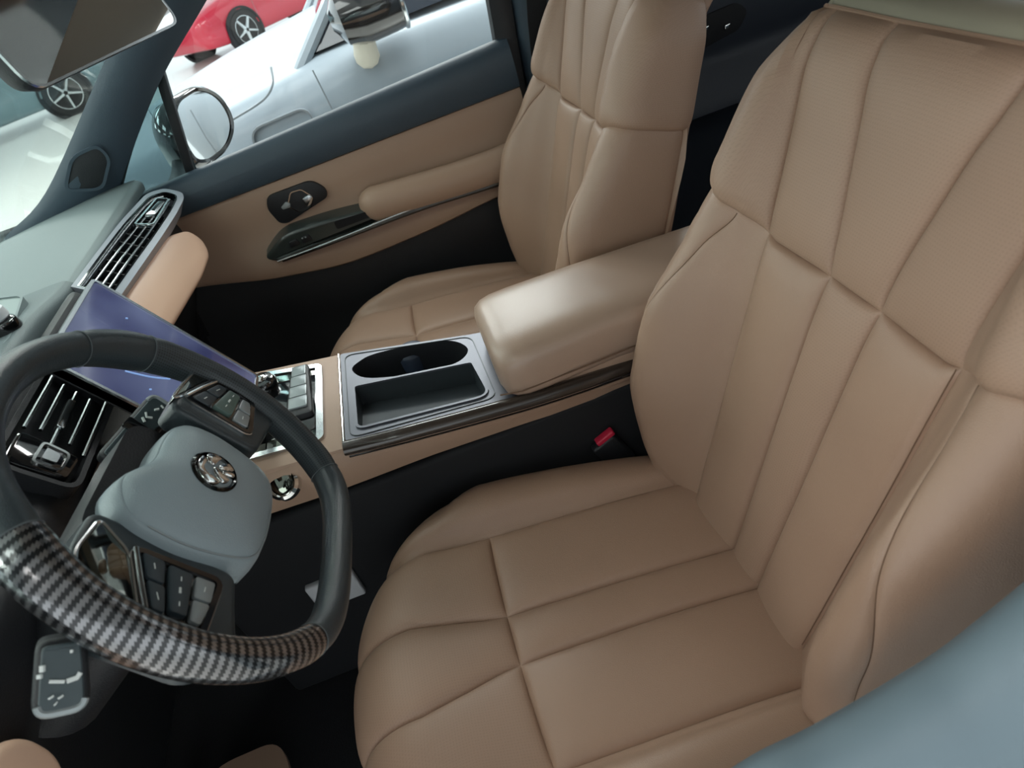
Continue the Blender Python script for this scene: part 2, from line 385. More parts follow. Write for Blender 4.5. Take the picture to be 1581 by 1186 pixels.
# ------------------------------------------------------------------ seats: padded leather panels on a sculpted surface
def ease(t, half):      # stations crowd towards the seams
    return np.sin(t*math.pi/2) if half else .5*(1-np.cos(math.pi*t))
def crowd(a, b, n):     # rows crowd towards b
    t = np.linspace(0, 1, n); return a+(b-a)*(1-(1-t)**1.9)
def half_profile(ctrl, wp, wi, phi, ns):
    """smooth (y, h) curve from the centre line to the side; column stations at both strip seams and at the piping seam"""
    c = catmull([(p[0], p[1], 0) for p in ctrl], 14); A = np.array([(p.x, p.y) for p in c])
    s = np.concatenate([[0], np.cumsum(np.linalg.norm(np.diff(A, axis=0), axis=1))])
    ys = A[:, 0]; im = int(np.argmax(ys)); s_wp = np.interp(wp, ys[:im+1], s[:im+1]); s_wi = np.interp(wi, ys[:im+1], s[:im+1])
    s_cs = s_wi+(s[-1]-s_wi)*phi
    st = [0]; n1, n2, n3, n4 = ns
    for a, b, n in ((0, s_wp, n1), (s_wp, s_wi, n2), (s_wi, s_cs, n3), (s_cs, s[-1], n4)): st += list(a+(b-a)*ease(np.arange(1, n+1)/n, a == 0))
    st = np.array(st); return np.stack([np.interp(st, s, A[:, 0]), np.interp(st, s, A[:, 1])], 1)
def pad_grid(rows, ns):
    G = []
    for Q, T, N, ctrl, wp, wi, phi, warp in rows:
        hp = half_profile(ctrl, wp, wi, phi, ns); full = np.concatenate([hp[::-1], hp[1:]*np.array([-1, 1])])
        pts = np.array(Q)+full[:, :1]*np.array([0, 1, 0])+full[:, 1:]*np.array(N)
        G.append(pts+np.array([warp(y) for y in full[:, 0]])[:, None]*np.array(T))
    G = np.array(G); du = np.gradient(G, axis=1); dv = np.gradient(G, axis=0); nn = np.cross(du, dv)
    nn /= np.maximum(np.linalg.norm(nn, axis=2, keepdims=True), 1e-9)
    if nn[len(G)//3, G.shape[1]//2] @ np.array(rows[len(G)//3][2]) < 0: nn = -nn
    su = np.concatenate([np.zeros((len(G), 1)), np.cumsum(np.linalg.norm(np.diff(G, axis=1), axis=2), axis=1)], 1)
    sv = np.concatenate([np.zeros((1, G.shape[1])), np.cumsum(np.linalg.norm(np.diff(G, axis=0), axis=2), axis=0)], 0)
    return G, nn, su, sv
def panel(name, g, r0, r1, c0, c1, mt, parent, puff=.01, w=.012, edges='lrbt', wl=None):
    G, nn, su, sv = g; sl = (slice(r0, r1+1), slice(c0, c1+1)); P = G[sl].copy(); k = np.ones(P.shape[:2])
    a, b = su[sl], sv[sl]; ds = {'l': a-a[:, :1], 'r': a[:, -1:]-a, 'b': b-b[:1], 't': b[-1:]-b}
    for e in edges:     # capital letters: a flat seam; small letters: a seam with a rolled, padded edge
        dd_ = ds[e.lower()]; k *= (1-np.exp(-dd_/.0022)) if e.isupper() else .40*(1-np.exp(-dd_/.0024))+.60*(1-np.exp(-dd_/w))
    P += nn[sl]*(puff*k)[..., None]; vf = grid_vf(list(P)); uv = np.stack([a.ravel(), b.ravel()], 1)
    return mk(name, vf, mt, parent, smooth=True, uv=uv)
def seam_tube(g, cells, off, rad=.0006, lift=.0):
    G, nn = g[0], g[1]; pts = []
    for (i, j) in cells: pts.append(V(G[i, j]+nn[i, j]*lift))
    return tube_vf(pts, rad, n=5)
NS = (9, 16, 18, 18); _c = np.cumsum([0, NS[3], NS[2], NS[1], 2*NS[0], NS[1], NS[2], NS[3]]); B = [int(x) for x in _c]
REC = math.radians(21.3); BT = V((math.sin(REC), 0, math.cos(REC))); BN = V((-math.cos(REC), 0, math.sin(REC))); BO = V((0, 0, .28)); RM, RB = .075, .024
def build_backrest(parent):
    K = np.array([ # v, wp, wi, b_insert, w_crest, b_crest, w_outer, phi
     (-.12, .030, .125, .000, .185, .000, .212, .50), (0, .032, .134, .0, .203, .040, .233, .52), (.06, .033, .138, .0, .214, .068, .247, .54),
     (.17, .036, .143, .0, .224, .100, .262, .52), (.26, .038, .147, .0, .226, .098, .266, .44), (.36, .040, .150, .0, .221, .064, .262, .30),
     (.408, .041, .152, .0, .215, .048, .257, .20), (.45, .046, .154, .0, .212, .043, .252, .30), (.52, .060, .160, .0, .204, .036, .246, .40),
     (.565, .070, .166, .0, .200, .026, .243, .40), (.600, .080, .171, -.002, .196, .012, .229, .40), (.627, .084, .170, -.006, .190, .000, .214, .40)])
    vv = np.concatenate([np.linspace(-.12, .35, 46), crowd(.35, .408, 17)[1:], crowd(.48, .408, 17)[::-1][1:], np.linspace(.48, .627, 20)[1:]]); iy = 61; rows = []
    def ctrl_of(k, sq=1.0, dep=RM):
        v, wp, wi, bi, wc, bc, wo, phi = k; H = lambda b: max(.004, (dep+b))*sq
        return [(0, H(bi-.004)), (wi*.5, H(bi-.002)), (wi, H(bi+.006)), ((wi+wc)/2+.006, H(bi+(bc-bi)*.62)), (wc, H(bc)), (wo-.006, H(bc-.016)), (wo+.002, min(H(bc*.45-.022), .9*H(bc-.016))), (wo, .30*min(H(bc*.45-.022), .06)), (wo-.008, 0)]
    for v in vv:
        k = [v]+[float(pchip(K[:, 0], K[:, i], [v])[0]) for i in range(1, 8)]; Q = BO+BT*v-BN*RM
        bump_ = math.exp(-((v-.41)/.07)**2)
        rows.append((Q, BT, BN, ctrl_of(k), k[1], k[2], k[7], (lambda y, b_=bump_, wi=k[2]: .034*b_*min(1, max(0, (abs(y)-wi*.9)/.10)))))
    it = len(rows)-1; kt = K[-1]
    for j in range(1, 21):   # over the top and down the back
        th = math.pi*j/20; N = BN*math.cos(th)+BT*math.sin(th); T = BT*math.cos(th)-BN*math.sin(th)
        rows.append((BO+BT*.627-BN*RM, T, N, ctrl_of(kt, 1-(1-RB/RM)*(j/20)**.9), kt[1], kt[2], kt[7], lambda y: 0))
    for v in np.linspace(.60, -.10, 22):
        k = [v]+[float(pchip(K[:, 0], K[:, i], [v])[0]) for i in range(1, 8)]; k[5] = min(k[5], .02); k2_ = list(k); k2_[5] = -.004; k2_[3] = .0
        rows.append((BO+BT*v-BN*RM, -BT, -BN, ctrl_of(k2_, 1.0, RB), k[1], k[2], k[7], lambda y: 0))
    g = pad_grid(rows, NS); iT = it+2
    iC = it+11; back = panel('backrest', g, iC, len(rows)-1, 0, B[7], leather, parent, puff=.004, w=.01, edges='b'); back['label'] = 'plain tan back shell'
    P = lambda nm, r0, r1, c0, c1, mt, puff, w, e: panel(nm, g, r0, r1, c0, c1, mt, back, puff, w, e)
    P('bolster_side', 0, iy, B[0], B[1], leather, .0022, .010, 'Rt'); P('bolster_side', 0, iy, B[6], B[7], leather, .0022, .010, 'Lt')
    P('bolster', 0, iy, B[1], B[2], leather, .0028, .012, 'Lrt'); P('bolster', 0, iy, B[5], B[6], leather, .0028, .012, 'lRt')
    P('lumbar_strip', 0, iy, B[2], B[3], leather, .019, .020, 'lrt'); P('lumbar_strip', 0, iy, B[3], B[4], leather_p, .019, .020, 'lrt'); P('lumbar_strip', 0, iy, B[4], B[5], leather, .019, .020, 'lrt')
    P('shoulder_panel', iy, iT, B[0], B[2], leather_p, .014, .013, 'rbt'); P('shoulder_panel', iy, iT, B[5], B[7], leather_p, .014, .013, 'lbt')
    P('upper_strip', iy, iT, B[2], B[3], leather_p, .018, .021, 'lrbt'); P('upper_strip', iy, iT, B[3], B[4], leather_p, .018, .021, 'lrbt'); P('upper_strip', iy, iT, B[4], B[5], leather_p, .018, .021, 'lrbt')
    panel('top_cap', g, iT, iC, 0, B[7], lit_top, back, .003, .008, 'bt')['label'] = 'backrest top edge with light from above painted into its colour'
    st = []
    for c, dc in ((B[5], 1),): st.append(seam_tube(g, [(i, c+dc) for i in range(14, iy-1)], 0, lift=.0046))
    for c in (B[1], B[6]): st.append(seam_tube(g, [(i, c) for i in range(10, iy-2)], 0, rad=.0007, lift=.0002))
    for q in st: mk('stitching', q, thread, back)
    wl = [V(g[0][iT, j]+g[1][iT, j]*.001) for j in range(4, B[7]-3)]
    tube('piping', wl, .0022, leather, back, n=6)
    # headrest on two posts
    top = BO+BT*(.627+.040)-BN*RM
    for s in (-1, 1):
        c = top+V((0, s*.075, -.004)); mk('headrest_guide', lathe_vf([(.011, -.004), (.014, 0), (.014, .004), (.008, .006)], 16, (c, V((0, 1, 0)), V((-1, 0, .1)))), black_pl, parent)
    h = []
    for i in range(15):
        t = i/14; z = .05+.17*t; wd = .125*(1-.35*(2*t-1)**4)-.01*t; dp = .045*math.sqrt(max(.02, 1-(2*t-1)**6)); cc = top+BT*z+BN*.012
        h.append([cc+V((0, math.cos(a)*wd*(1 if abs(math.cos(a)) < 2 else 1), 0))+BN*(math.copysign(abs(math.sin(a))**.6, math.sin(a))*dp) for a in np.linspace(0, 2*math.pi, 33)[:-1]])
    v, f = grid_vf(h, closed=True); f.append(tuple(range(32))); f.append(tuple(range(14*32, 15*32)))
    hr = mk('headrest', (v, f), leather, parent)
    for s in (-1, 1): tube('post', [top+V((0, s*.075, -.01)), top+V((0, s*.075, 0))+BT*.09+BN*.005], .006, satin_chrome, hr, n=10)
    return g
def build_cushion(parent):
    K = np.array([ # s, wp, wi, b, w_crest, b_crest, w_outer, phi
     (-.10, .034, .165, 0, .205, -.006, .235, .42), (0, .034, .170, 0, .216, .010, .247, .42), (.10, .034, .172, 0, .224, .022, .259, .42), (.20, .035, .174, 0, .231, .032, .269, .42),
     (.32, .037, .176, 0, .236, .038, .276, .44), (.40, .052, .178, 0, .235, .034, .275, .48), (.46, .064, .182, 0, .230, .022, .268, .52), (.50, .070, .186, 0, .226, .012, .262, .55)])
    path = catmull([(.10, 0, .262), (0, 0, .283), (-.12, 0, .302), (-.32, 0, .323), (-.42, 0, .335), (-.452, 0, .338)], 30)
    L_ = [0]
    for a, b in zip(path, path[1:]): L_.append(L_[-1]+(b-a).length)
    s0 = L_[30]; tot = L_[-1]-s0; D = .10; rows = []
    def at(s):
        q = s+s0; i = max(0, min(len(L_)-2, int(np.searchsorted(L_, q))-1)); t = (q-L_[i])/(L_[i+1]-L_[i]); p = path[i].lerp(path[i+1], t); tg = (path[i+1]-path[i]).normalized(); return p, tg
    def ctrl_of(k, dep=D):
        s, wp, wi, bi, wc, bc, wo, phi = k; H = lambda b: dep+b
        return [(0, H(bi)), (wi*.5, H(bi)), (wi, H(bi+.003)), ((wi+wc)/2, H(bi+(bc-bi)*.75+.004)), (wc, H(bc)), ((wc+wo)/2+.008, H(bc-.012)), (wo, H(bc-.045)), (wo-.008, .02), (wo-.02, 0)]
    def warp_of(s): return lambda y: -.075*(min(abs(y), .28)/.22)**2.4*min(1, max(0, (s-.30)/.16))
    ss = np.concatenate([np.linspace(-.09, .26, 36), crowd(.26, .322, 17)[1:], crowd(.38, .322, 15)[::-1][1:], np.linspace(.38, tot, 8)[1:]]); ix = 51
    for s in ss:
        p, tg = at(s); N = V((tg.z, 0, -tg.x)).normalized() if tg.x < 0 else V((0, 0, 1)); N = N if N.z > 0 else -N
        k = [s]+[float(pchip(K[:, 0], K[:, i], [min(s, .5)])[0]) for i in range(1, 8)]; rows.append((p-N*D, tg, N, ctrl_of(k), k[1], k[2], k[7], warp_of(s)))
    il = len(rows)-1; p, tg = at(tot); N0 = rows[-1][2]; ke = k
    for j in range(1, 19):
        th = math.radians(100)*j/18; N = N0*math.cos(th)+tg*math.sin(th); T = tg*math.cos(th)-N0*math.sin(th); R = .09
        kk = list(ke); kk[5] = ke[5]*(1-j/18); kk[6] = ke[6]-.02*(j/18)
        c = ctrl_of(kk, R); s = tot+.1*j/18; w0 = warp_of(s); 
        rows.append((p-N0*R, tg, N, c, ke[1], ke[2], ke[7], (lambda y, w0=w0: w0(y))))
    g = pad_grid(rows, NS); iE = len(rows)-1; iF = il+9
    base = mk('cushion', ([], []), leather, parent) if False else box('cushion', (-.43, -.235, .15), (.06, .235, .245), black_pl, parent, .02)
    base['label'] = 'black cushion pan under the leather'
    P = lambda nm, r0, r1, c0, c1, mt, puff, w, e: panel(nm, g, r0, r1, c0, c1, mt, base, puff, w, e)
    P('bolster_side', 0, iE, B[0], B[1], leather, .004, .008, 'R'); P('bolster_side', 0, iE, B[6], B[7], leather, .004, .008, 'L')
    P('bolster', 0, iE, B[1], B[2], leather, .004, .010, 'Lr'); P('bolster', 0, iE, B[5], B[6], leather, .004, .010, 'lR')
    for c0, c1 in ((B[2], B[3]), (B[3], B[4]), (B[4], B[5])):
        P('seat_panel', 0, ix, c0, c1, leather, .012, .015, 'lrt'); P('thigh_panel', ix, iE, c0, c1, leather_p, .012, .015, 'lrb')
    st = [seam_tube(g, [(i, c) for i in range(12, iE-8)], 0, rad=.0008, lift=.0015) for c in (B[1], B[6])]
    for q in st: mk('stitching', q, thread, base)
def build_seat():
    s = empty('driver_seat')
    build_backrest(s); build_cushion(s)
    box('seat_base', (-.36, -.20, .03), (.10, .20, .18), black_pl, s, .015)
    for y in (-.18, .18): box('seat_rail', (-.45, y-.02, 0), (.22, y+.02, .035), deep_black, s, .004)
    return s
driver = build_seat(); driver.location = (0, -.008, 0)
tag(driver, 'tan leather driver seat nearest the viewer, behind the steering wheel', 'car seat', 'front leather seats')
passenger = copy_tree(driver); passenger.name = 'passenger_seat'; passenger.location = (-.028, .75, .014)
tag(passenger, 'tan leather passenger seat beyond the console, beside the far door', 'car seat', 'front leather seats')
# ------------------------------------------------------------------ centre console
CO = V((-.453, 0, .502)); CX = V((.9933, 0, -.1152)); CF = (CO, CX, V((0, 1, 0)))
def c2(x, y): return ((x+.453)/.9933, y)
con = empty('center_console', (0, 0, 0)); tag(con, 'centre console with cup holder tray and tan leather sides between the seats', 'console')
box('console_body', (-.78, .278, 0), (.42, .462, .415), deep_black, con, .01)
def side_band(y_of, sgn, nm):
    S = [(-.70, .446, .512), (-.60, .440, .512), (-.52, .435, .506), (-.453, .434, .499), (-.36, .434, .486), (-.20, .426, .468), (-.03, .412, .450), (.15, .402, .436), (.35, .39, .42)]
    rows = []
    for x in np.linspace(-.70, .35, 40):
        zl = float(np.interp(x, [s[0] for s in S], [s[1] for s in S])); zu = float(np.interp(x, [s[0] for s in S], [s[2] for s in S])); y0 = y_of(x)
        rows.append([V((x, y0+sgn*dy, z)) for dy, z in ((-.008, zu-.006), (-.006, zu), (-.002, zu-.003), (.001, zu-.012), (.001, (zl+zu)/2), (-.003, zl+.012), (-.006, zl), (-.008, zl-.006))])
    return mk(nm, shell_vf(rows, .006*(-sgn)), tan_soft, con)
side_band(lambda x: .266+.010*min(1, max(0, (x+.16)/.12)), -1, 'side_panel'); yfar = lambda x: float(np.interp(x, [-.7, -.459, -.223, .1, .35], [.565, .538, .484, .478, .478])); side_band(yfar, 1, 'side_panel')
# tan surround of the selector panel
out = [c2(-.69, .27), c2(-.459, .27), c2(-.459, .536), c2(-.69, .562)]
prism('top_frame', rpoly(out, .004), -.03, -.0005, tan_soft, con, CF, bev=.002)
def plate(name, outer, holes, h, th, mt, parent, frame):
    bm = bmesh.new(); loops = []
    for lp in [outer]+holes:
        vs_ = [bm.verts.new((p[0], p[1], h)) for p in lp]; loops.append(vs_)
        for i in range(len(vs_)): bm.edges.new((vs_[i], vs_[(i+1) % len(vs_)]))
    bmesh.ops.triangle_fill(bm, edges=bm.edges[:], use_beauty=True)
    for vs_ in loops:
        lo = [bm.verts.new((v_.co.x, v_.co.y, h-th)) for v_ in vs_]
        for i in range(len(vs_)): j = (i+1) % len(vs_); bm.faces.new((vs_[i], vs_[j], lo[j], lo[i]))
    xf(bm, frame); return mbm(name, bm, mt, parent, angle=30)
oval = [(p.x, p.y) for p in catmull([(*c2(x, y), 0) for x, y in ((-.440, .470), (-.428, .490), (-.396, .502), (-.310, .494), (-.264, .474), (-.245, .438), (-.262, .410), (-.300, .404), (-.375, .417), (-.422, .438))], 6, True)]
tray = rpoly([c2(-.438, .416), c2(-.247, .393), c2(-.238, .296), c2(-.438, .304)], [.006, .006, .02, .012], 5)
pl_out = rpoly([c2(-.4585, .283), c2(-.4585, .532), c2(-.222, .478), c2(.05, .47), c2(.05, .274), c2(-.2, .270)], [.006, .006, .02, 0, 0, .05], 5)
plate('tray_plate', pl_out, [oval, tray], .002, .02, gun, con, CF)
cw = []
for k, (sc, h) in enumerate(((1.0, .002), (.985, -.004), (.97, -.04), (.95, -.062), (.8, -.066))):
    cx = sum(p[0] for p in oval)/len(oval); cy = sum(p[1] for p in oval)/len(oval); mm = fmat(CF); cw.append([mm @ V((cx+(p[0]-cx)*sc, cy+(p[1]-cy)*sc, h)) for p in oval])
v, f = grid_vf(cw, True); f.append(tuple(range(4*len(oval), 5*len(oval)))); cup = mk('cup_well', (v, f), black_pl, con); cup['label'] = 'deep oval black cup well'
mk('cup_divider', lathe_vf([(.030, 0), (.030, .040), (.026, .046), (.018, .049)], 28, (V((-.345, .522, .424)), V((1, 0, 0)), V((0, 1, 0)))), mat('dark_blue_rubber', srgb(40, 50, 68), .5), cup)
tw_ = []
for sc, h in ((1.0, .002), (.985, -.004), (.97, -.008)):
    cx = sum(p[0] for p in tray)/len(tray); cy = sum(p[1] for p in tray)/len(tray); tw_.append([fmat(CF) @ V((cx+(p[0]-cx)*sc, cy+(p[1]-cy)*sc, h-(0 if h > 0 else max(0, (p[1]-.30)*.22+(p[0]-.02)*.05)))) for p in tray])
v, f = grid_vf(tw_, True); n = len(tray); f.append(tuple(range(2*n, 3*n))); mk('storage_tray', (v, f), gun_dark, con)
# ridge that rises around the tray
ring('tray_rim', inset(tray, -.004), inset(tray, .0005), .001, .0045, gun, con, CF)
ring('plate_edge', inset(rpoly([c2(-.452, .286), c2(-.452, .524), c2(-.232, .474), c2(-.227, .285)], .02, 5), 0), inset(rpoly([c2(-.452, .286), c2(-.452, .524), c2(-.232, .474), c2(-.227, .285)], .02, 5), .0015), .0015, .0032, gun_dark, con, CF)
tube('gloss_strip', catmull([(-.462, .273, .500), (-.40, .2685, .493), (-.357, .266, .489), (-.2, .263, .4705), (-.10, .268, .459), (-.017, .275, .450), (.2, .277, .426)], 8), .0125, smoked, con, n=14, flat=.85, upv=(0, 0, 1))
tube('chrome_line', [V((-.4615, .272, .504)), V((-.4615, .40, .5045)), V((-.4615, .532, .5045))], .002, chrome, con, n=8)
tube('strip_edge', catmull([(-.458, .2600, .4925), (-.357, .2545, .481), (-.2, .2515, .4625), (-.10, .2565, .451), (-.017, .2635, .442), (.2, .2655, .418)], 8), .0016, gloss_black, con, n=6)
# armrest lid
def armrest():
    rows = []; st = [(-.226, .55, .30), (-.2255, .72, .55), (-.220, .88, .80), (-.208, .96, .93), (-.19, 1, .985), (-.16, 1, 1), (-.05, 1, 1.0), (.1, 1, 1.0), (.24, 1, 1.0), (.29, .96, .95), (.31, .8, .7)]
    st = [(a+.010, b, c) for a, b, c in st]
    for x, sy, sz in st:
        yc, zc, hy, hz = .364, .5135, .107, .0420; r = []
        zc -= .05*max(0, x+.12); e_ = min(1, max(0, (x+.14)/.09)); yc += .006*e_; hy -= .006*e_
        for a in np.linspace(0, 2*math.pi, 49)[:-1]:
            c, s = math.cos(a), math.sin(a); e = .42 if s > 0 else .30
            r.append(V((x+(.012*(1-abs(c))*0), yc+hy*sy*math.copysign(abs(c)**e, c), zc+hz*sz*math.copysign(abs(s)**(.45 if s > 0 else .35), s)+(.006*(1-c*c) if s > 0 else 0))))
        rows.append(r)
    v, f = grid_vf(rows, True); n = 48; f.append(tuple(range(n))); f.append(tuple(range((len(rows)-1)*n, len(rows)*n))); return v, f
al = mk('armrest_lid', armrest(), leather_lid, con); al['label'] = 'padded tan leather armrest lid'
tube('seam', [V((-.222+.0, .262, .497)), V((-.19, .2555, .494)), V((-.10, .260, .492)), V((0, .2685, .488)), V((.2, .2685, .478))], .0012, thread, al, n=6)
box('armrest_box', (-.20, .275, .42), (.30, .465, .482), tan_soft, con, .01)
# selector panel
go = rpoly([c2(-.650, .302), c2(-.490, .302), c2(-.491, .516), c2(-.650, .548)], .014, 5)
ring('chrome_frame', go, inset(go, .011), -.002, .004, satin_chrome, con, CF)
prism('selector_panel', inset(go, .004), -.01, .001, dark_chrome, con, CF)
prism('selector_well', rpoly([c2(-.640, .335), c2(-.497, .335), c2(-.498, .488), c2(-.640, .500)], .012, 5), 0, .0025, gloss_black, con, CF, bev=.001)
lv = prism('shift_lever', rpoly([c2(-.548, .368), c2(-.504, .368), c2(-.512, .516), c2(-.541, .516)], .008, 4), 0, .012, black_pl, con, CF, bev=.004); lv['label'] = 'dark shifter block carrying pale grey keys'
for i in range(4):
    y0 = .385+i*.031; prism('shift_key', rpoly([c2(-.542+.001*i, y0), c2(-.512-.001*i, y0), c2(-.512-.001*i, y0+.029), c2(-.542+.001*i, y0+.029)], .002, 2), .011, .0155, key_grey, lv, CF, bev=.0015)
dm = fmat(CF); kc = dm @ V((*c2(-.592, .492), 0)); kn = mk('rotary_knob', lathe_vf([(.026, 0), (.026, .012), (.022, .018), (.012, .020)], 28, (kc, V((1, 0, -.116)), V((0, 1, 0)))), gloss_black, con)
mk('knob_cap', lathe_vf([(.012, .018), (.012, .022), (.009, .024)], 20, (kc, V((1, 0, -.116)), V((0, 1, 0)))), chrome, kn)
kb = V((-.563, .262, .488)); sk = mk('start_button', lathe_vf([(.024, -.01), (.024, .002), (.020, .006), (.017, .004)], 28, (kb, V((1, 0, 0)), V((0, .80, .6)))), chrome, con)
mk('button_face', lathe_vf([(.0165, 0), (.0165, .005), (.012, .0065)], 24, (kb, V((1, 0, 0)), V((0, .80, .6)))), dark_chrome, sk)
box('kick_panel_clip', (-.640, .266, .20), (-.556, .280, .262), white_pl, con, .004)['label'] = 'small pale plastic panel low on the console flank'
# seat belt buckle in the gap beside the driver seat
bk = empty('seat_belt_buckle', (-.085, .2665, .29)); tag(bk, 'black seat belt buckle with red button between driver seat and console', 'buckle')
R30 = Matrix.Rotation(math.radians(-24), 3, 'Y')
box('buckle_body', (-.020, -.009, -.02), (.024, .009, .048), black_pl, bk, .005, rot=R30); box('release_button', (-.022, -.0075, .046), (.012, .0075, .056), red_pl, bk, .003, rot=R30)
box('buckle_stalk', (-.012, -.007, -.28), (.012, .007, -.01), deep_black, bk, .003)
# ------------------------------------------------------------------ steering wheel (local: x right, y up the wheel, z towards the driver)
ti, yw, ps = .5027, -.0094, -.0822
wr = V((math.sin(yw), math.cos(yw), 0)); wf = V((-math.cos(yw), math.sin(yw), 0)); wu = wf*math.sin(ti)+V((0, 0, 1))*math.cos(ti); wn = wr.cross(wu)
WR = wr*math.cos(ps)+wu*math.sin(ps); WU = wu*math.cos(ps)-wr*math.sin(ps); WC = V((-.5126, -.0101, .7274))
mw = Matrix((WR, WU, wn)).transposed().to_4x4(); mw.translation = WC
sw = empty('steering_wheel', mtx=mw); tag(sw, 'flat bottomed black leather steering wheel with carbon weave grip and grey airbag', 'steering wheel')
def rim_pt(a):
    r = .1793; x, y = r*math.cos(a), r*math.sin(a); k = 70; y = math.log(math.exp(k*y)+math.exp(-k*.1548))/k; return V((x, y, 0))
def rim_rad(deg):   # a little thicker at the thumb rests
    return .0162+.0022*math.exp(-((deg-170)/30)**2)+.0030*math.exp(-((deg-38)/16)**2)+.0030*math.exp(-((deg-142)/16)**2)-.001*math.exp(-((deg-270)/30)**2)
def rim_section(name, a0, a1, mt, grow=0., n=None):
    n = n or max(6, int(abs(a1-a0)/2.2)); rows = []; uv = []; s = 0; prev = None; NR = 28
    for i in range(n+1):
        dg = a0+(a1-a0)*i/n; a = math.radians(dg); p = rim_pt(a); t = (rim_pt(a+.01)-rim_pt(a-.01)).normalized(); o = V((t.y, -t.x, 0)); rr = rim_rad(dg % 360)+grow
        e = 1-.06*math.exp(-(min(i, n-i)/1.0)**2)   # tucks in at the seams
        if prev is not None: s += (p-prev).length
        prev = p; row = []
        for j in range(NR+1):
            th = 2*math.pi*j/NR; row.append(p+o*(rr*e*.96*math.cos(th))+V((0, 0, 1))*(rr*e*1.12*math.sin(th))); uv.append((s, th*rr))
        rows.append(row)
    v, f = grid_vf(rows); return mk(name, (v, f), mt, sw, uv=uv)
wheel_perf = mat('black_wheel_leather_perforated', srgb(54, 62, 66), .42); perforate(wheel_perf, .003, srgb(8, 9, 10), .8)
rim_section('rim', 57, 142, wheel_leather)['label'] = 'black leather top of the rim'
rim_section('rim_marker', 33, 57, wheel_leather)
rim_section('right_grip', -48, 33, wheel_perf)
g = rim_section('carbon_grip', 142, 228, carbon, .0006); g['label'] = 'glossy carbon weave grip'
rim_section('flat_bottom', 228, 312, wheel_leather)['label'] = 'flat leather bottom of the rim'
for dg in (33, 57, 142, 228, 312):
    a = math.radians(dg); p = rim_pt(a); t = (rim_pt(a+.01)-rim_pt(a-.01)).normalized(); o = V((t.y, -t.x, 0)); rr = rim_rad(dg)-.0004
    tube('rim_seam', [p+o*(rr*.96*math.cos(th))+V((0, 0, rr*1.12*math.sin(th))) for th in np.linspace(0, 2*math.pi, 29)[:-1]], .0007, stitch_grey, sw, n=6, closed=True)
# airbag cover: shield shaped dome
ol = [(0, .065), (.035, .063), (.062, .057), (.077, .042), (.082, .016), (.081, -.010), (.074, -.040), (.062, -.064), (.040, -.074), (0, -.077)]
ol = [(x, y*(.80 if y > 0 else 1)) for x, y in ol]+[(-x*1.03, y*(1.10 if y > .03 else 1)) for x, y in ol[-2:0:-1]]
oc = [(p.x, p.y) for p in catmull([(*q, 0) for q in ol], 5, True)]
def dome(prof):
    rows = [[V((x*s, y*s+oy, h)) for x, y in oc] for s, h, oy in prof]; v, f = grid_vf(rows, True); n = len(oc); f.append(tuple(range((len(rows)-1)*n, len(rows)*n))); return v, f
ab = mk('airbag_cover', dome([(.97, -.052, 0), (1.0, -.034, 0), (1.0, -.020, 0), (.985, -.010, 0), (.955, -.002, 0), (.935, .0005, 0), (.925, .0008, 0), (.905, .004, 0), (.84, .0085, 0), (.70, .0145, 0), (.52, .0185, 0), (.32, .0205, 0), (.12, .0212, 0), (.04, .0213, 0)]), airbag_grey, sw); ab['label'] = 'smooth grey airbag cover'
cs = [V((x*.93, y*.93, .0013)) for x, y in oc]; k0 = min(range(len(oc)), key=lambda i: (oc[i][0]-.078)**2+(oc[i][1]+.005)**2); k1 = min(range(len(oc)), key=lambda i: (oc[i][0]+.079)**2+(oc[i][1]-.036)**2)
mk('cover_stitch', tube_vf(cs[k0:k1+1], .0009, n=5), mat('pale_grey_thread', srgb(150, 158, 160), .7), ab)
# oval chrome emblem
em = mk('emblem', lathe_vf([(.001, .0205), (.0195, .0208), (.0205, .0225), (.0225, .0232), (.0245, .0215), (.0248, .018)], 40), mat('black_chrome', srgb(58, 60, 60), .08, metal=1.), ab); em['label'] = 'round chrome emblem'
em.data.transform(Matrix.Diagonal((1.0, .93, 1, 1)))
for pp in ([(-.021, .003), (-.017, .012), (-.008, .0175), (.002, .0180), (.010, .0150), (.005, .0105), (-.003, .0115), (-.009, .0070), (-.011, -.001), (-.0155, -.006)],
           [(.004, .0040), (.010, .0120), (.016, .0110), (.0195, .0050), (.0185, -.0020), (.012, .0005)],
           [(-.013, -.009), (-.0085, -.002), (-.002, .0025), (.0035, .0015), (.000, -.005), (-.005, -.0145)],
           [(.0035, -.0035), (.0085, -.0020), (.0165, -.0100), (.0105, -.0160), (.0065, -.0100)], [(-.001, -.0085), (.0025, -.0065), (.0065, -.0165), (.001, -.0175)]):
    q = [(p.x, p.y) for p in catmull([(*t, 0) for t in pp], 4, True)]; prism('emblem_wing', q, .0205, .0245, chrome, em, None, bev=.0012)
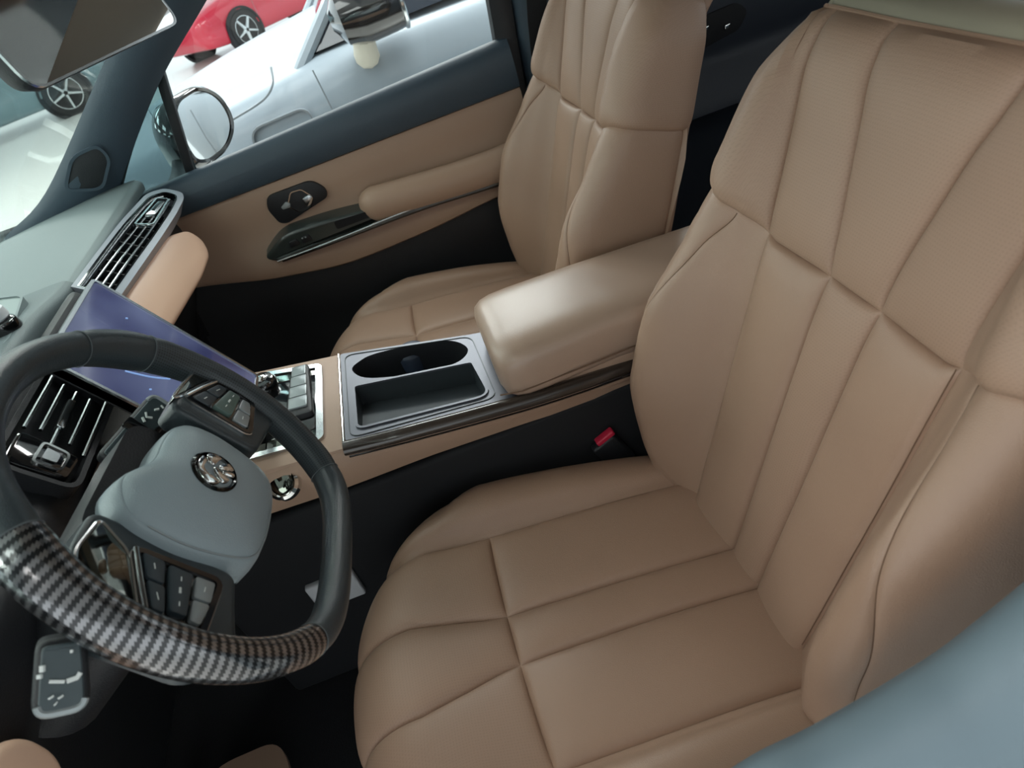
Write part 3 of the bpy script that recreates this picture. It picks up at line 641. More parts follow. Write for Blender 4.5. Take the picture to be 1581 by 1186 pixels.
# spokes with switch pads
for s in (-1, 1):
    sp = [(s*.070, .038 if s > 0 else .070), (s*.112, .036 if s > 0 else .072), (s*.148, .034 if s > 0 else .060), (s*.172, .030), (s*.173, -.045), (s*.150, -.075), (s*.110, -.066), (s*.072, -.060)]
    spk = pillow('spoke', rpoly(sp[::-1] if s > 0 else sp, .012, 4), wheel_leather, sw, None, .03, .006); spk.location = (.015 if s > 0 else -.002, .016 if s > 0 else .004, .004 if s > 0 else -.009)
    q = [(.080, .040), (.118, .036), (.150, .030), (.157, .016), (.148, .008), (.098, .031)] if s > 0 else [(s*.078, .062), (s*.118, .068), (s*.150, .052), (s*.158, .020), (s*.146, .006), (s*.098, .032)]
    dp = prism('decor_plate', rpoly(q if s > 0 else q[::-1], .008, 4), -.01, .0005, dark_chrome, spk, None, bev=.002); dp['label'] = 'dark chrome spoke plate'
    rim_ = [V((x, y, .0)) for x, y in rpoly(q if s > 0 else q[::-1], .008, 4)][: ]
    tube('plate_edge', rim_, .0016, satin_chrome, spk, n=6, closed=True)
    q = [(s*.094, .030), (s*.150, .006), (s*.151, -.040), (s*.090, -.046)]; qq = rpoly(q if s > 0 else q[::-1], .009, 4)
    prism('switch_pad', qq, -.008, .001, gloss_black, spk, None, bev=.001)
    ring('pad_bezel', inset(qq, -.0025), inset(qq, .0025), -.004, .0035, gloss_black, spk); tube('bezel_edge', [V((x, y, .001)) for x, y in inset(qq, -.003)], .0014, satin_chrome, spk, n=6, closed=True)
    tube('chrome_bar', [V((s*.094, .029, .003)), V((s*.122, .0175, .0035)), V((s*.147, .006, .003))], .0022, satin_chrome, spk, n=8)
    def key(nm, pts, mt, h=.0045): return prism(nm, rpoly(pts if s > 0 else pts[::-1], .003, 3), 0, h, mt, spk, None, bev=.0012)
    a_ = key('switch_key', [(s*.096, .023), (s*.118, .014), (s*.118, -.001), (s*.096, .004)], key_dark); key('switch_key', [(s*.120, .013), (s*.144, .003), (s*.144, -.008), (s*.120, -.002)], key_dark)
    b_ = key('switch_rocker', [(s*.099, .001), (s*.142, -.010), (s*.141, -.024), (s*.099, -.020)], key_green if s > 0 else key_dark, .0065)
    key('switch_key', [(s*.097, -.023), (s*.119, -.0255), (s*.118, -.041), (s*.096, -.041)], key_grey); key('switch_key', [(s*.121, -.0257), (s*.142, -.027), (s*.142, -.037), (s*.120, -.041)], key_grey)
    def mark(pts, h, w_=.0011): return tube_vf([V((s*x, y, h)) for x, y in pts], w_*.5, n=5)
    for ms in ([mark([(.103, .012), (.108, .010)], .0047)], [mark([(.129, .003), (.135, .000)], .0047)], [mark([(.107, -.011), (.111, -.0118)], .0067)], [mark([(.118, -.0125), (.123, -.0135)], .0067, .0022)], [mark([(.131, -.015), (.135, -.0158)], .0067)], [mark([(.105, -.033), (.110, -.033)], .0047)]):
        mk('key_symbol', join_vf(ms), print_white, spk)
prism('hub', rpoly([(-.085, .075), (.085, .075), (.075, -.07), (-.075, -.07)][::-1], .03, 5), -.075, -.03, black_pl, sw, None)
# column behind the wheel with two stalks
ax = wn; colm = empty('steering_column', WC-ax*.10); tag(colm, 'black steering column with two control stalks behind the wheel', 'steering column')
mk('shroud', grid_vf([[V((0, math.cos(a)*w_, 0))+WU*(math.sin(a)*h_)-ax*t-V((0, 0, .012)) for a in np.linspace(0, 2*math.pi, 29)[:-1]] for t, w_, h_ in ((-.03, .034, .034), (-.025, .044, .042), (.02, .048, .046), (.10, .055, .055), (.20, .065, .065))], True), black_pl, colm)
def stalk(root, c, ex, ey, w_, l_, nm, lab, dep):
    """stalk: arm out of the column, rounded grip with printed marks on its face (coordinates local to the column)"""
    o = V(WC-ax*.10); root, c = V(root)-o, V(c)-o; fr_ = (c, V(ex).normalized(), V(ey)); nz = V(ex).cross(V(ey)).normalized()
    arm = tube(nm, [root, root.lerp(c, .6), c-nz*dep*.6-V(ex).normalized()*l_*.2], [.012, .011, .011], black_pl, colm, n=12); arm['label'] = lab
    ol_ = rpoly([(-l_*.5, -w_*.42), (l_*.5, -w_*.5), (l_*.5, w_*.5), (-l_*.5, w_*.42)], [.008, w_*.36, w_*.36, .008], 6)
    pillow('stalk_grip', ol_, black_pl, arm, fr_, dep, .006); pillow('stalk_face', inset(ol_, .004), mat(nm+'_face', srgb(62, 74, 78), .4), arm, fr_, .002, .0015).data.transform(Matrix.Translation(nz*.002))
    ed = [p for p in inset(ol_, .0035) if p[0] > l_*.30]; mm = fmat(fr_); tube('end_cap', [mm @ V((p[0], p[1], .0)) for p in ed], .0030, key_grey, arm, n=8)
    return arm, fr_
arm, fr_ = stalk((-.60, .055, .70), (-.606, .134, .727), (.53, .85, .03), (-.481, .2705, .8335), .036, .094, 'control_stalk', 'wiper stalk with white symbols seen past the wheel hub', .016)
mm = fmat(fr_)
def glyph(pts, w_=.0011): return mk('stalk_symbol', tube_vf([mm @ V((x, y, .0026)) for x, y in pts], w_, n=5), print_white, arm)
glyph([(.036, -.004), (.037, .000)]); glyph([(.032, -.001), (.028, .002)], .0014); glyph([(.020, .007), (.016, .003), (.019, -.002)], .0014); glyph([(.013, .006), (.010, .001)], .0016); glyph([(-.016, .004), (-.022, -.002)]); glyph([(-.026, .002), (-.032, .004)], .0014)
prism('stalk_ring', rpoly([(-.008, -.0165), (.006, -.0165), (.006, .0165), (-.008, .0165)], .003, 3), 0, .0045, gloss_black, arm, fr_, bev=.001)
arm, fr_ = stalk((-.60, -.07, .70), (-.5735, -.2005, .754), (-.260, -.688, -.677), (.793, .248, -.557), .036, .052, 'control_stalk', 'light stalk with white lamp symbols below the rim', .03)
mm = fmat(fr_)
glyph([(-.017, .006), (-.015, .006)], .0012); glyph([(-.010, -.011), (-.006, -.011)], .0020); glyph([(-.0045, -.0125), (-.002, -.0125)], .0020); glyph([(.001, -.007), (.003, .002)], .0013); glyph([(.003, .003), (.002, .009), (-.001, .011)], .0018); glyph([(.011, -.006), (.012, -.0055)], .0020); glyph([(.012, -.0005), (.013, 0)], .0020); glyph([(.016, -.0035), (.0165, -.003)], .0016)
# ------------------------------------------------------------------ dashboard
da = empty('dashboard', (-.9, .37, 0)); tag(da, 'grey dashboard with slatted chrome vents and tan leather pads under the windscreen', 'dashboard')
def dpart(o):   # built in world axes, hung on the dashboard
    o.parent = da; o.matrix_parent_inverse = Matrix.Translation((.9, -.37, 0)); return o
def dm_(name, vf, mt): return dpart(mk(name, vf, mt))
for nm, y0, y1, n, lift, mt_ in (('top_pad', .578, 1.092, 24, 0., dash_grey), ('center_top', -.385, .5765, 40, .003, center_grey)):
    rows = []
    for y in np.linspace(y0, y1, n):
        hump = .016*math.exp(-((y-.33)/.17)**4); cl = .05*math.exp(-((y-0)/.19)**6); hump += lift
        prof = [(-1.20, .735), (-1.10, .752), (-1.0, .764+hump*.6), (-.90, .771+hump), (-.84, .7735+hump+cl*.6), (-.80, .7735+hump+cl), (-.79, .770+hump+cl*.95), (-.783, .762+hump*.8+cl*.8), (-.785, .748)]
        rows.append([V((p.x, y, p.z)) for p in catmull([(a, 0, b) for a, b in prof], 4)])
    dm_(nm, shell_vf(rows, .02), mt_)
rows = []
for y in np.linspace(-.385, 1.068, 50):
    t = min(1, max(0, (.58-y)/.06)); prof = [(-.815+.03*t, .745+.02*t), (-.812+.057*t, .738+.037*t), (-.785+.047*t, .712+.01*t), (-.768+.051*t, .69), (-.758+.03*t, .62), (-.80, .52), (-.86, .40), (-.92, .25), (-.98, .08)]
    rows.append([V((p.x, y, p.z)) for p in catmull([(a, 0, b) for a, b in prof], 5)])
dm_('lower_face', shell_vf(rows, .015), black_pl)
# passenger vent
VF = (V((-.757, 0, .743)), V((0, 1, 0)), V((-.78, 0, .62)))
vo = [(.560, .037), (.70, .0325), (.849, .027), (1.03, .0125), (1.085, -.014), (1.088, -.048), (1.055, -.056), (.97, -.0555), (.838, -.049), (.70, -.040), (.560, -.031)]
vo_s = rpoly(vo, [0, .03, .05, .04, .03, .012, .015, .05, .05, .03, 0], 5)
vi = [(.566, .0300), (.70, .0255), (.845, .0195), (1.015, .0055), (1.064, -.017), (1.064, -.040), (1.040, -.0445), (.965, -.0440), (.836, -.0375), (.70, -.0285), (.566, -.0200)]
vi_s = rpoly(vi, [0, .03, .05, .04, .03, .012, .015, .05, .05, .03, 0], 5)
vh = dpart(ring('vent_housing', vo_s, vi_s, -.03, .004, vent_silver, None, VF)); vh['label'] = 'grey surround of the long passenger vent'
def vsub(o): o.parent = vh; return o
vsub(prism('vent_recess', vi_s, -.045, -.026, deep_black, None, VF))
vsub(ring('vent_trim', vi_s, inset(vi_s, .0028), -.01, .0045, gloss_black, None, VF))
mv = fmat(VF)
def slat(pts, rad, mt, nm='slat', h=-.004): return vsub(tube(nm, catmull([mv @ V((y, t, h)) for y, t in pts], 6), rad, mt, None, n=8))
slat([(.568, .0262), (.70, .0210), (.85, .0140), (1.0, .0022), (1.05, -.0155)], .0026, satin_chrome)
slat([(.568, .0150), (.70, .0090), (.85, -.0005), (.985, -.0105)], .0020, satin_chrome)
slat([(.568, .0030), (.70, -.0030), (.85, -.0125), (.965, -.0200)], .0020, satin_chrome)
slat([(.568, -.0080), (.70, -.0145), (.85, -.0235), (.985, -.0300), (1.045, -.0300)], .0022, satin_chrome)
for k in range(9): y = .62+.042*k; vsub(box('vane', (-.0015, -.02, -.012), (.0015, .02, .008), black_pl, None, .0005)).matrix_basis = mv @ Matrix.Translation((y, .004-.02*(y-.6)/.4, -.016))
vk = vsub(prism('vent_knob', rpoly([(.915, -.004), (1.005, -.013), (1.012, -.026), (.935, -.021)], .004, 3), -.008, .003, satin_chrome, None, VF, bev=.002))
vsub(prism('knob_slot', rpoly([(.945, -.0105), (.985, -.0145), (.987, -.0195), (.948, -.0160)], .002, 2), .002, .0045, gloss_black, None, VF))
vsub(ring('knob_frame', rpoly([(.86, .006), (1.025, -.006), (1.04, -.030), (.885, -.026)], .008, 4), inset(rpoly([(.86, .006), (1.025, -.006), (1.04, -.030), (.885, -.026)], .008, 4), .003), -.008, .001, satin_chrome, None, VF))
# tan pads
PF = (V((-.7365, 0, .714)), V((0, 1, 0)), V((-.433, 0, .901)))
tp = dpart(pillow('leather_pad', rpoly([(.455, .002), (.62, .000), (.905, -.021), (.982, -.050), (.985, -.088), (.945, -.112), (.834, -.110), (.605, -.088), (.455, -.072)][::-1], [.03, .05, .05, .03, .03, .03, .03, .05, .03][::-1], 6), tan_sheen, None, PF, .05, .011, crown=.003)); tp['label'] = 'tan leather pad under the passenger vent'
tq = dpart(pillow('leather_pad', rpoly([(-.37, .672), (-.165, .672), (-.138, .645), (-.136, .60), (-.160, .575), (-.37, .575)][::-1], [.03, .03, .03, .03, .03, .03], 6), tan_sheen, None, (V((-.700, 0, 0)), V((0, 1, 0)), V((0, 0, 1))), .06, .010, crown=.003)); tq['label'] = 'tan leather pad below the driver end of the dash'
dpart(box('trim_strip', (-.715, .02, .600), (-.700, .25, .668), tan_soft, None, .006))
# driver vent beside the screen
DF = (V((-.72, 0, .73)), V((0, 1, 0)), V((-.5, 0, .86)))
do = rpoly([(.108, .044), (.306, .044), (.302, -.046), (.116, -.046)][::-1], [.02, .006, .006, .03], 5)
dh = dpart(ring('vent_housing', do, inset(do, .006), -.03, .003, black_pl, None, DF)); dh['label'] = 'black surround of the vent beside the screen'
def dsub(o): o.parent = dh; return o
dsub(prism('vent_recess', inset(do, .004), -.045, -.022, deep_black, None, DF)); md = fmat(DF)
for t, a, b in ((.030, .180, .288), (.0145, .186, .279), (-.0015, .170, .200), (-.0015, .255, .276), (-.0185, .182, .274), (-.0365, .172, .282)): dsub(tube('slat', [md @ V((a, t, .001)), md @ V(((a+b)/2, t, .0015)), md @ V((b, t, .001))], .0024, satin_chrome, None, n=8))
dsub(prism('vent_tab', rpoly([(.200, -.006), (.255, -.005), (.255, .004), (.200, .003)][::-1], .003, 3), -.004, .006, satin_chrome, None, DF, bev=.002))
dsub(prism('vent_dial', rpoly([(.118, .034), (.172, .034), (.166, -.034), (.124, -.030)][::-1], [.012, .006, .012, .014], 4), -.02, .004, gloss_black, None, DF, bev=.003)); dsub(ring('dial_rim', rpoly([(.128, .010), (.166, .008), (.163, -.024), (.130, -.022)][::-1], .008, 4), inset(rpoly([(.128, .010), (.166, .008), (.163, -.024), (.130, -.022)][::-1], .008, 4), .003), .002, .007, chrome, None, DF)); dsub(prism('dial_mark', rpoly([(.140, .002), (.158, .001), (.156, -.014), (.141, -.014)][::-1], .003, 3), .003, .0065, satin_chrome, None, DF))
# dash-top speaker recess
TF = (V((0, 0, .789)), V((1, 0, 0)), V((0, 1, 0)))
rc = rpoly([(-.98, .36), (-.79, .352), (-.832, .53), (-.95, .60)], [.02, .03, .02, .03], 5)
dpart(ring('speaker_bezel', rc, inset(rc, .004), -.012, .0035, dash_grey, None, TF)); dpart(prism('speaker_cover', inset(rc, .004), -.012, .001, mat('pale_speaker_cloth', srgb(140, 152, 152), .7), None, TF))
orn = empty('dash_ornament', (-.8125, .404, .789)); tag(orn, 'small white capped black holder on the dash at the left edge', 'holder')
mk('holder_base', lathe_vf([(.020, 0), (.022, .004), (.020, .016), (.015, .02)], 24), gloss_black, orn); mk('holder_cap', lathe_vf([(.014, .018), (.017, .022), (.016, .034), (.010, .039)], 24), white_pl, orn)
# upright touch screen
sc_ = empty('touch_screen', (-.64, .352, .68)); tag(sc_, 'upright blue lit touch screen leaning between dashboard and console', 'screen')
SF = (V((-.702, .352, .799))-V((-.64, .352, .68)), V((0, 1, 0)), V((-.461, 0, .887)))
so = rpoly([(-.110, 0), (.110, 0), (.110, -.270), (-.110, -.270)][::-1], .010, 4)
prism('screen_case', so, -.014, -.001, black_pl, sc_, SF, bev=.0); prism('display', inset(so, .005), -.003, .0006, screen_m, sc_, SF)['label'] = 'glowing blue display'; ring('screen_rim', so, inset(so, .0045), -.012, .0022, satin_chrome, sc_, SF)
ms = fmat(SF)
for pp in ([(-.055, -.085), (-.040, -.115), (-.022, -.140)], [(-.022, -.140), (-.004, -.135), (.010, -.118), (.016, -.10)], [(-.066, -.120), (-.064, -.122)], [(.06, -.06), (.062, -.062)]): tube('screen_graphic', catmull([ms @ V((a, b, .0009)) for a, b in pp], 5), .0012, screen_line, sc_, n=5)
# tan piece seen low in the footwell
fm = prism('floor_mat', rpoly([(-.17, -.09), (.037, -.09), (.037, .112), (.012, .165), (-.09, .155), (-.17, .08)], .03, 5), -.012, .0, tan_soft, None, (V((-.80, 0, .055)), V((1, 0, -.08)), V((0, 1, 0)))); tag(fm, 'tan corner of the driver footwell mat below the wheel', 'floor mat')
# ------------------------------------------------------------------ passenger door
dr = empty('passenger_door', (-.35, 1.12, 0)); tag(dr, 'far passenger door with slate top, tan leather panel and grab armrest', 'car door')
def dd(o): o.parent = dr; o.matrix_parent_inverse = Matrix.Translation((.35, -1.12, 0)); return o
belt = lambda x: .757+.047*(x+.32)
X0, X1 = -.86, .075
rows = []
for x in np.linspace(X0, X1, 30):
    b = belt(x); lw = .668+.01*(x+.3); rows.append([V((x, y, z)) for y, z in ((1.150, b-.012), (1.142, b-.001), (1.128, b+.003), (1.114, b-.002), (1.104, b-.014), (1.099, b-.035), (1.098, (b+lw)/2), (1.101, lw+.01), (1.106, lw), (1.12, lw-.006))])
dd(mk('upper_trim', shell_vf(rows, .02), dark_trim))
zb = lambda x: float(pchip([-.9, -.814, -.61, -.419, -.279, -.058, .10], [.515, .503, .449, .423, .427, .447, .462], [x])[0])
rows = []
for x in np.linspace(X0, X1, 44):
    lw = .668+.01*(x+.3); z0 = zb(x); r = []
    for t, y in ((0, 1.125), (.02, 1.113), (.06, 1.108), (.25, 1.110), (.45, 1.108), (.58, 1.104), (.70, 1.092), (.82, 1.083), (.92, 1.078), (.975, 1.081), (1.0, 1.09), (1.0, 1.115)): r.append(V((x, y, lw+(z0-lw)*t)))
    rows.append(r)
dd(mk('leather_panel', shell_vf(rows, .01), tan_soft))
rows = []
for x in np.linspace(X0, X1, 24):
    z0 = zb(x)+.012; rows.append([V((x, y, z0+(0.02-z0)*t)) for t, y in ((0, 1.108), (.05, 1.103), (.3, 1.10), (.5, 1.085), (.62, 1.06), (.8, 1.05), (1, 1.06))])
dd(mk('lower_panel', shell_vf(rows, .012), black_pl))
# padded armrest
pa = catmull([(-.362, 1.092, .541), (-.345, 1.082, .543), (-.30, 1.074, .541), (-.20, 1.068, .535), (-.10, 1.066, .530), (.0, 1.066, .530), (.08, 1.070, .532)], 6); rr = [.008, .016, .022, .025, .027, .0285, .0295]+[.031]*100
ra = []
for i, p in enumerate(pa): ra.append(min(.034, .006+.030*min(1, (i/9))**.5+.004*(i/36)))
dd(mk('armrest', tube_vf(pa, ra, n=20, flat=1.25, upv=(0, 0, 1)), tan_soft))
# switch pod
pod = rpoly([(-.628, .520), (-.560, .560), (-.45, .556), (-.362, .546), (-.29, .530), (-.20, .515), (-.30, .505), (-.45, .499), (-.595, .497)], [.02, .03, .04, .03, .02, .004, .03, .04, .02], 4)
XF = (V((0, 1.149, 0)), V((1, 0, 0)), V((0, -.10, 1)))
po = dd(pillow('switch_panel', pod[::-1], mat('olive_black_gloss', srgb(58, 66, 64), .3, coat=.4), None, (V((0, 1.115, 0)), V((1, 0, 0)), V((0, -.10, 1))), .05, .007))
def ds(o, p): o.parent = p; return o
ds(prism('pull_recess', rpoly([(-.44, .530), (-.44, .551), (-.345, .545), (-.32, .530)], .006, 3), .030, .0352, deep_black, None, XF), po)
for x in (-.545, -.515): ds(prism('window_switch', rpoly([(x-.012, .528), (x+.012, .529), (x+.010, .545), (x-.010, .544)], .003, 3), .030, .039, black_pl, None, XF, bev=.002), po)
for x in (-.522, -.514): ds(box('switch_mark', (x-.0018, 1.0560, .5335), (x+.0018, 1.0580, .5370), key_grey, None, .0006), po)
ch = dd(tube('chrome_strip', catmull([(-.600, 1.060, .503), (-.50, 1.056, .504), (-.40, 1.053, .507), (-.30, 1.049, .511), (-.20, 1.045, .512), (-.10, 1.044, .508), (.0, 1.045, .503), (.07, 1.05, .501)], 6), .0026, satin_chrome, None, n=8))
dd(tube('dark_strip', catmull([(-.59, 1.068, .500), (-.45, 1.060, .501), (-.30, 1.052, .5045), (-.20, 1.048, .504), (-.10, 1.046, .4985), (.0, 1.047, .4935), (.07, 1.052, .491)], 6), .0065, smoked, None, n=8))
# inner handle
hb = rpoly([(-.572, .612), (-.560, .640), (-.450, .640), (-.428, .610), (-.432, .590), (-.545, .565), (-.562, .572)], [.012, .016, .02, .012, .014, .016, .01], 4)
HF = (V((0, 1.106, 0)), V((1, 0, 0)), V((0, 0, 1))); ho = dd(prism('handle_bezel', hb, -.01, .006, black_pl, None, HF, bev=.003)); ho['label'] = 'black bowl around the chrome door release'
hr_ = rpoly([(-.527, .604), (-.506, .632), (-.480, .630), (-.462, .604), (-.476, .582), (-.506, .578)], .006, 3); ds(ring('chrome_ring', hr_, inset(hr_, .0022), .004, .0085, chrome, None, HF), ho)
ds(prism('handle_lever', rpoly([(-.488, .609), (-.470, .613), (-.463, .604), (-.474, .590), (-.486, .586)], .003, 3), .004, .012, satin_chrome, None, HF, bev=.002), ho); ds(prism('lock_slider', rpoly([(-.541, .606), (-.526, .615), (-.517, .609), (-.520, .600), (-.538, .600)], .002, 2), .004, .010, key_grey, None, HF, bev=.001), ho)
# glass and frames
dd(mk('side_glass', shell_vf([[V((x, 1.150-.07*((z-.70)/.48)**1.2, z)) for x in np.linspace(-.70, .085, 10)] for z in np.linspace(.70, 1.18, 8)], .004), glass_clear))
q = [(-.86, .70), (-.70, .70), (-.625, .96), (-.66, .95)]
dd(prism('quarter_glass', [(-1.02, .70), (-.69, .70), (-.630, .985)], -.002, .002, glass_dark_reflection, None, (V((0, 1.216, 0)), V((1, 0, 0)), V((0, -.08, 1)))))
dd(prism('window_divider', [(-.711, .72), (-.690, .72), (-.628, .955), (-.652, .945)], -.006, .014, black_pl, None, (V((0, 1.214, 0)), V((1, 0, 0)), V((0, -.08, 1))), bev=.003))
dd(mk('window_frame', shell_vf([[V((x+dx, y-.075*max(0, (z-.76)/.42)**1.2, z)) for dx, y in ((-.012, 1.155), (-.010, 1.135), (.004, 1.126), (.024, 1.126), (.03, 1.15))] for x, z in zip(np.linspace(.055, .105, 8), np.linspace(.60, 1.18, 8))], -.008), black_pl))
dd(tube('front_frame', catmull([(-.865, 1.135, .745), (-.785, 1.132, .825), (-.655, 1.128, .938), (-.50, 1.12, 1.045), (-.32, 1.09, 1.16)], 6), .011, black_pl, None, n=8, flat=.8))
# seat belt on the pillar
sb = mk('seat_belt', shell_vf([[V((x+w_, y, z)) for w_ in (-.022, 0, .022)] for x, y, z in ((.19, .995, 1.10), (.165, 1.03, .95), (.140, 1.058, .80), (.122, 1.074, .66), (.115, 1.078, .5), (.115, 1.08, .2), (.115, 1.08, .05))], .003), deep_black); tag(sb, 'black seat belt hanging down the pillar behind the passenger seat', 'seat belt')
# rear passenger door
rd = empty('rear_door', (.7, 1.12, 0)); tag(rd, 'dark rear door with chrome release handle seen between the front seats', 'car door')
def rdp(o): o.parent = rd; o.matrix_parent_inverse = Matrix.Translation((-.7, -1.12, 0)); return o
rows = []
for x in np.linspace(.215, 1.58, 20): rows.append([V((x, y, z)) for y, z in ((1.145, .78), (1.125, .792), (1.108, .785), (1.10, .74), (1.102, .60), (1.108, .585), (1.10, .56), (1.06, .50), (1.055, .47), (1.09, .44), (1.10, .40), (1.09, .2), (1.07, .03))])
rdp(mk('door_panel', shell_vf(rows, .015), mat('navy_black_plastic', srgb(42, 48, 58), .5, bump=.3, scale=500))); rdp(mk('rear_glass', shell_vf([[V((x, 1.150-.07*((z-.70)/.48)**1.2, z)) for x in np.linspace(.2, 1.5, 6)] for z in np.linspace(.74, 1.18, 6)], .004), glass_clear))
hb2 = rpoly([(.47, .635), (.50, .675), (.61, .68), (.635, .655), (.61, .62), (.50, .605)], .015, 4); HF2 = (V((0, 1.100, 0)), V((1, 0, 0)), V((0, 0, 1))); h2 = rdp(prism('handle_bezel', hb2, -.006, .006, deep_black, None, HF2, bev=.002))
for (x, z) in ((.525, .650), (.577, .638)): ds(prism('handle_glint', rpoly([(x-.007, z-.006), (x+.006, z-.004), (x+.008, z+.006), (x-.006, z+.005)], .003, 2), .004, .014, chrome, None, HF2, bev=.002), h2)
# own wing mirror outside the quarter glass
wm = empty('wing_mirror', (-.66, 1.36, .70)); tag(wm, 'door mirror in black housing outside the quarter window', 'wing mirror')
WMF = (V((.0, .0, .0875)), V((.50, .866, 0)), V((-.08, 0, 1)))
mo = rpoly([(-.105, -.062), (-.098, .025), (-.055, .070), (.045, .072), (.095, .030), (.092, -.035), (.03, -.075), (-.06, -.078)], [.02, .04, .04, .05, .04, .04, .04, .02], 5)
mm = fmat(WMF); rows = []
for s_, h_ in ((.93, .004), (1.02, .006), (1.10, -.004), (1.12, -.03), (1.02, -.075), (.76, -.10), (.35, -.112)): rows.append([mm @ V((p[0]*s_, p[1]*s_, h_)) for p in mo])
v, f = grid_vf(rows, True); n = len(mo); f.append(tuple(range(6*n, 7*n))); mk('mirror_housing', (v, f), gloss_black, wm); prism('mirror_glass', [(p[0]*.95, p[1]*.95) for p in mo], -.004, .001, mirror_glass, wm, WMF)
mk('mirror_trim', join_vf([tube_vf([mm @ V((p[0]*1.02, p[1]*1.02, .0)) for p in mo], .003, n=6, closed=True)]), satin_chrome, wm)
tube('mirror_arm', catmull([(-.09, -.196, .0), (-.085, -.12, .005), (-.08, -.04, .03), (-.07, .0, .05)], 5), [.03]*16, black_pl, wm, n=10)
# rear view mirror
rv = empty('rear_view_mirror', (-.5, .37, 1.08)); tag(rv, 'frameless rear view mirror hanging in front of the windscreen', 'mirror')
MN = V((.90, -.36, .20)).normalized(); MX = V((.364, .931, 0)).normalized(); MF = (V((.008, .003, .006)), MX, MN.cross(MX))
ro = rpoly([(-.138, -.040), (.140, -.042), (.136, .040), (-.142, .040)], [.022, .016, .016, .02], 5); mm = fmat(MF); rows = []
for s_, sy_, h_ in ((.985, .96, .004), (1.0, 1.0, .002), (1.0, 1.0, -.006), (.95, .86, -.022), (.75, .5, -.032)): rows.append([mm @ V((p[0]*s_, p[1]*sy_, h_)) for p in ro])
v, f = grid_vf(rows, True); n = len(ro); f.append(tuple(range(4*n, 5*n))); mk('mirror_housing', (v, f), black_pl, rv); prism('mirror_glass', [(p[0]*.985, p[1]*.96) for p in ro], .0, .0046, mirror_glass, rv, MF)
ring('mirror_edge', ro, [(p[0]*.982, p[1]*.945) for p in ro], .002, .0052, satin_chrome, rv, MF)
tube('mirror_stem', [mm @ V((0, .0, -.03)), mm @ V((0, .05, -.06)), mm @ V((0, .12, -.10))], .011, black_pl, rv, n=10)
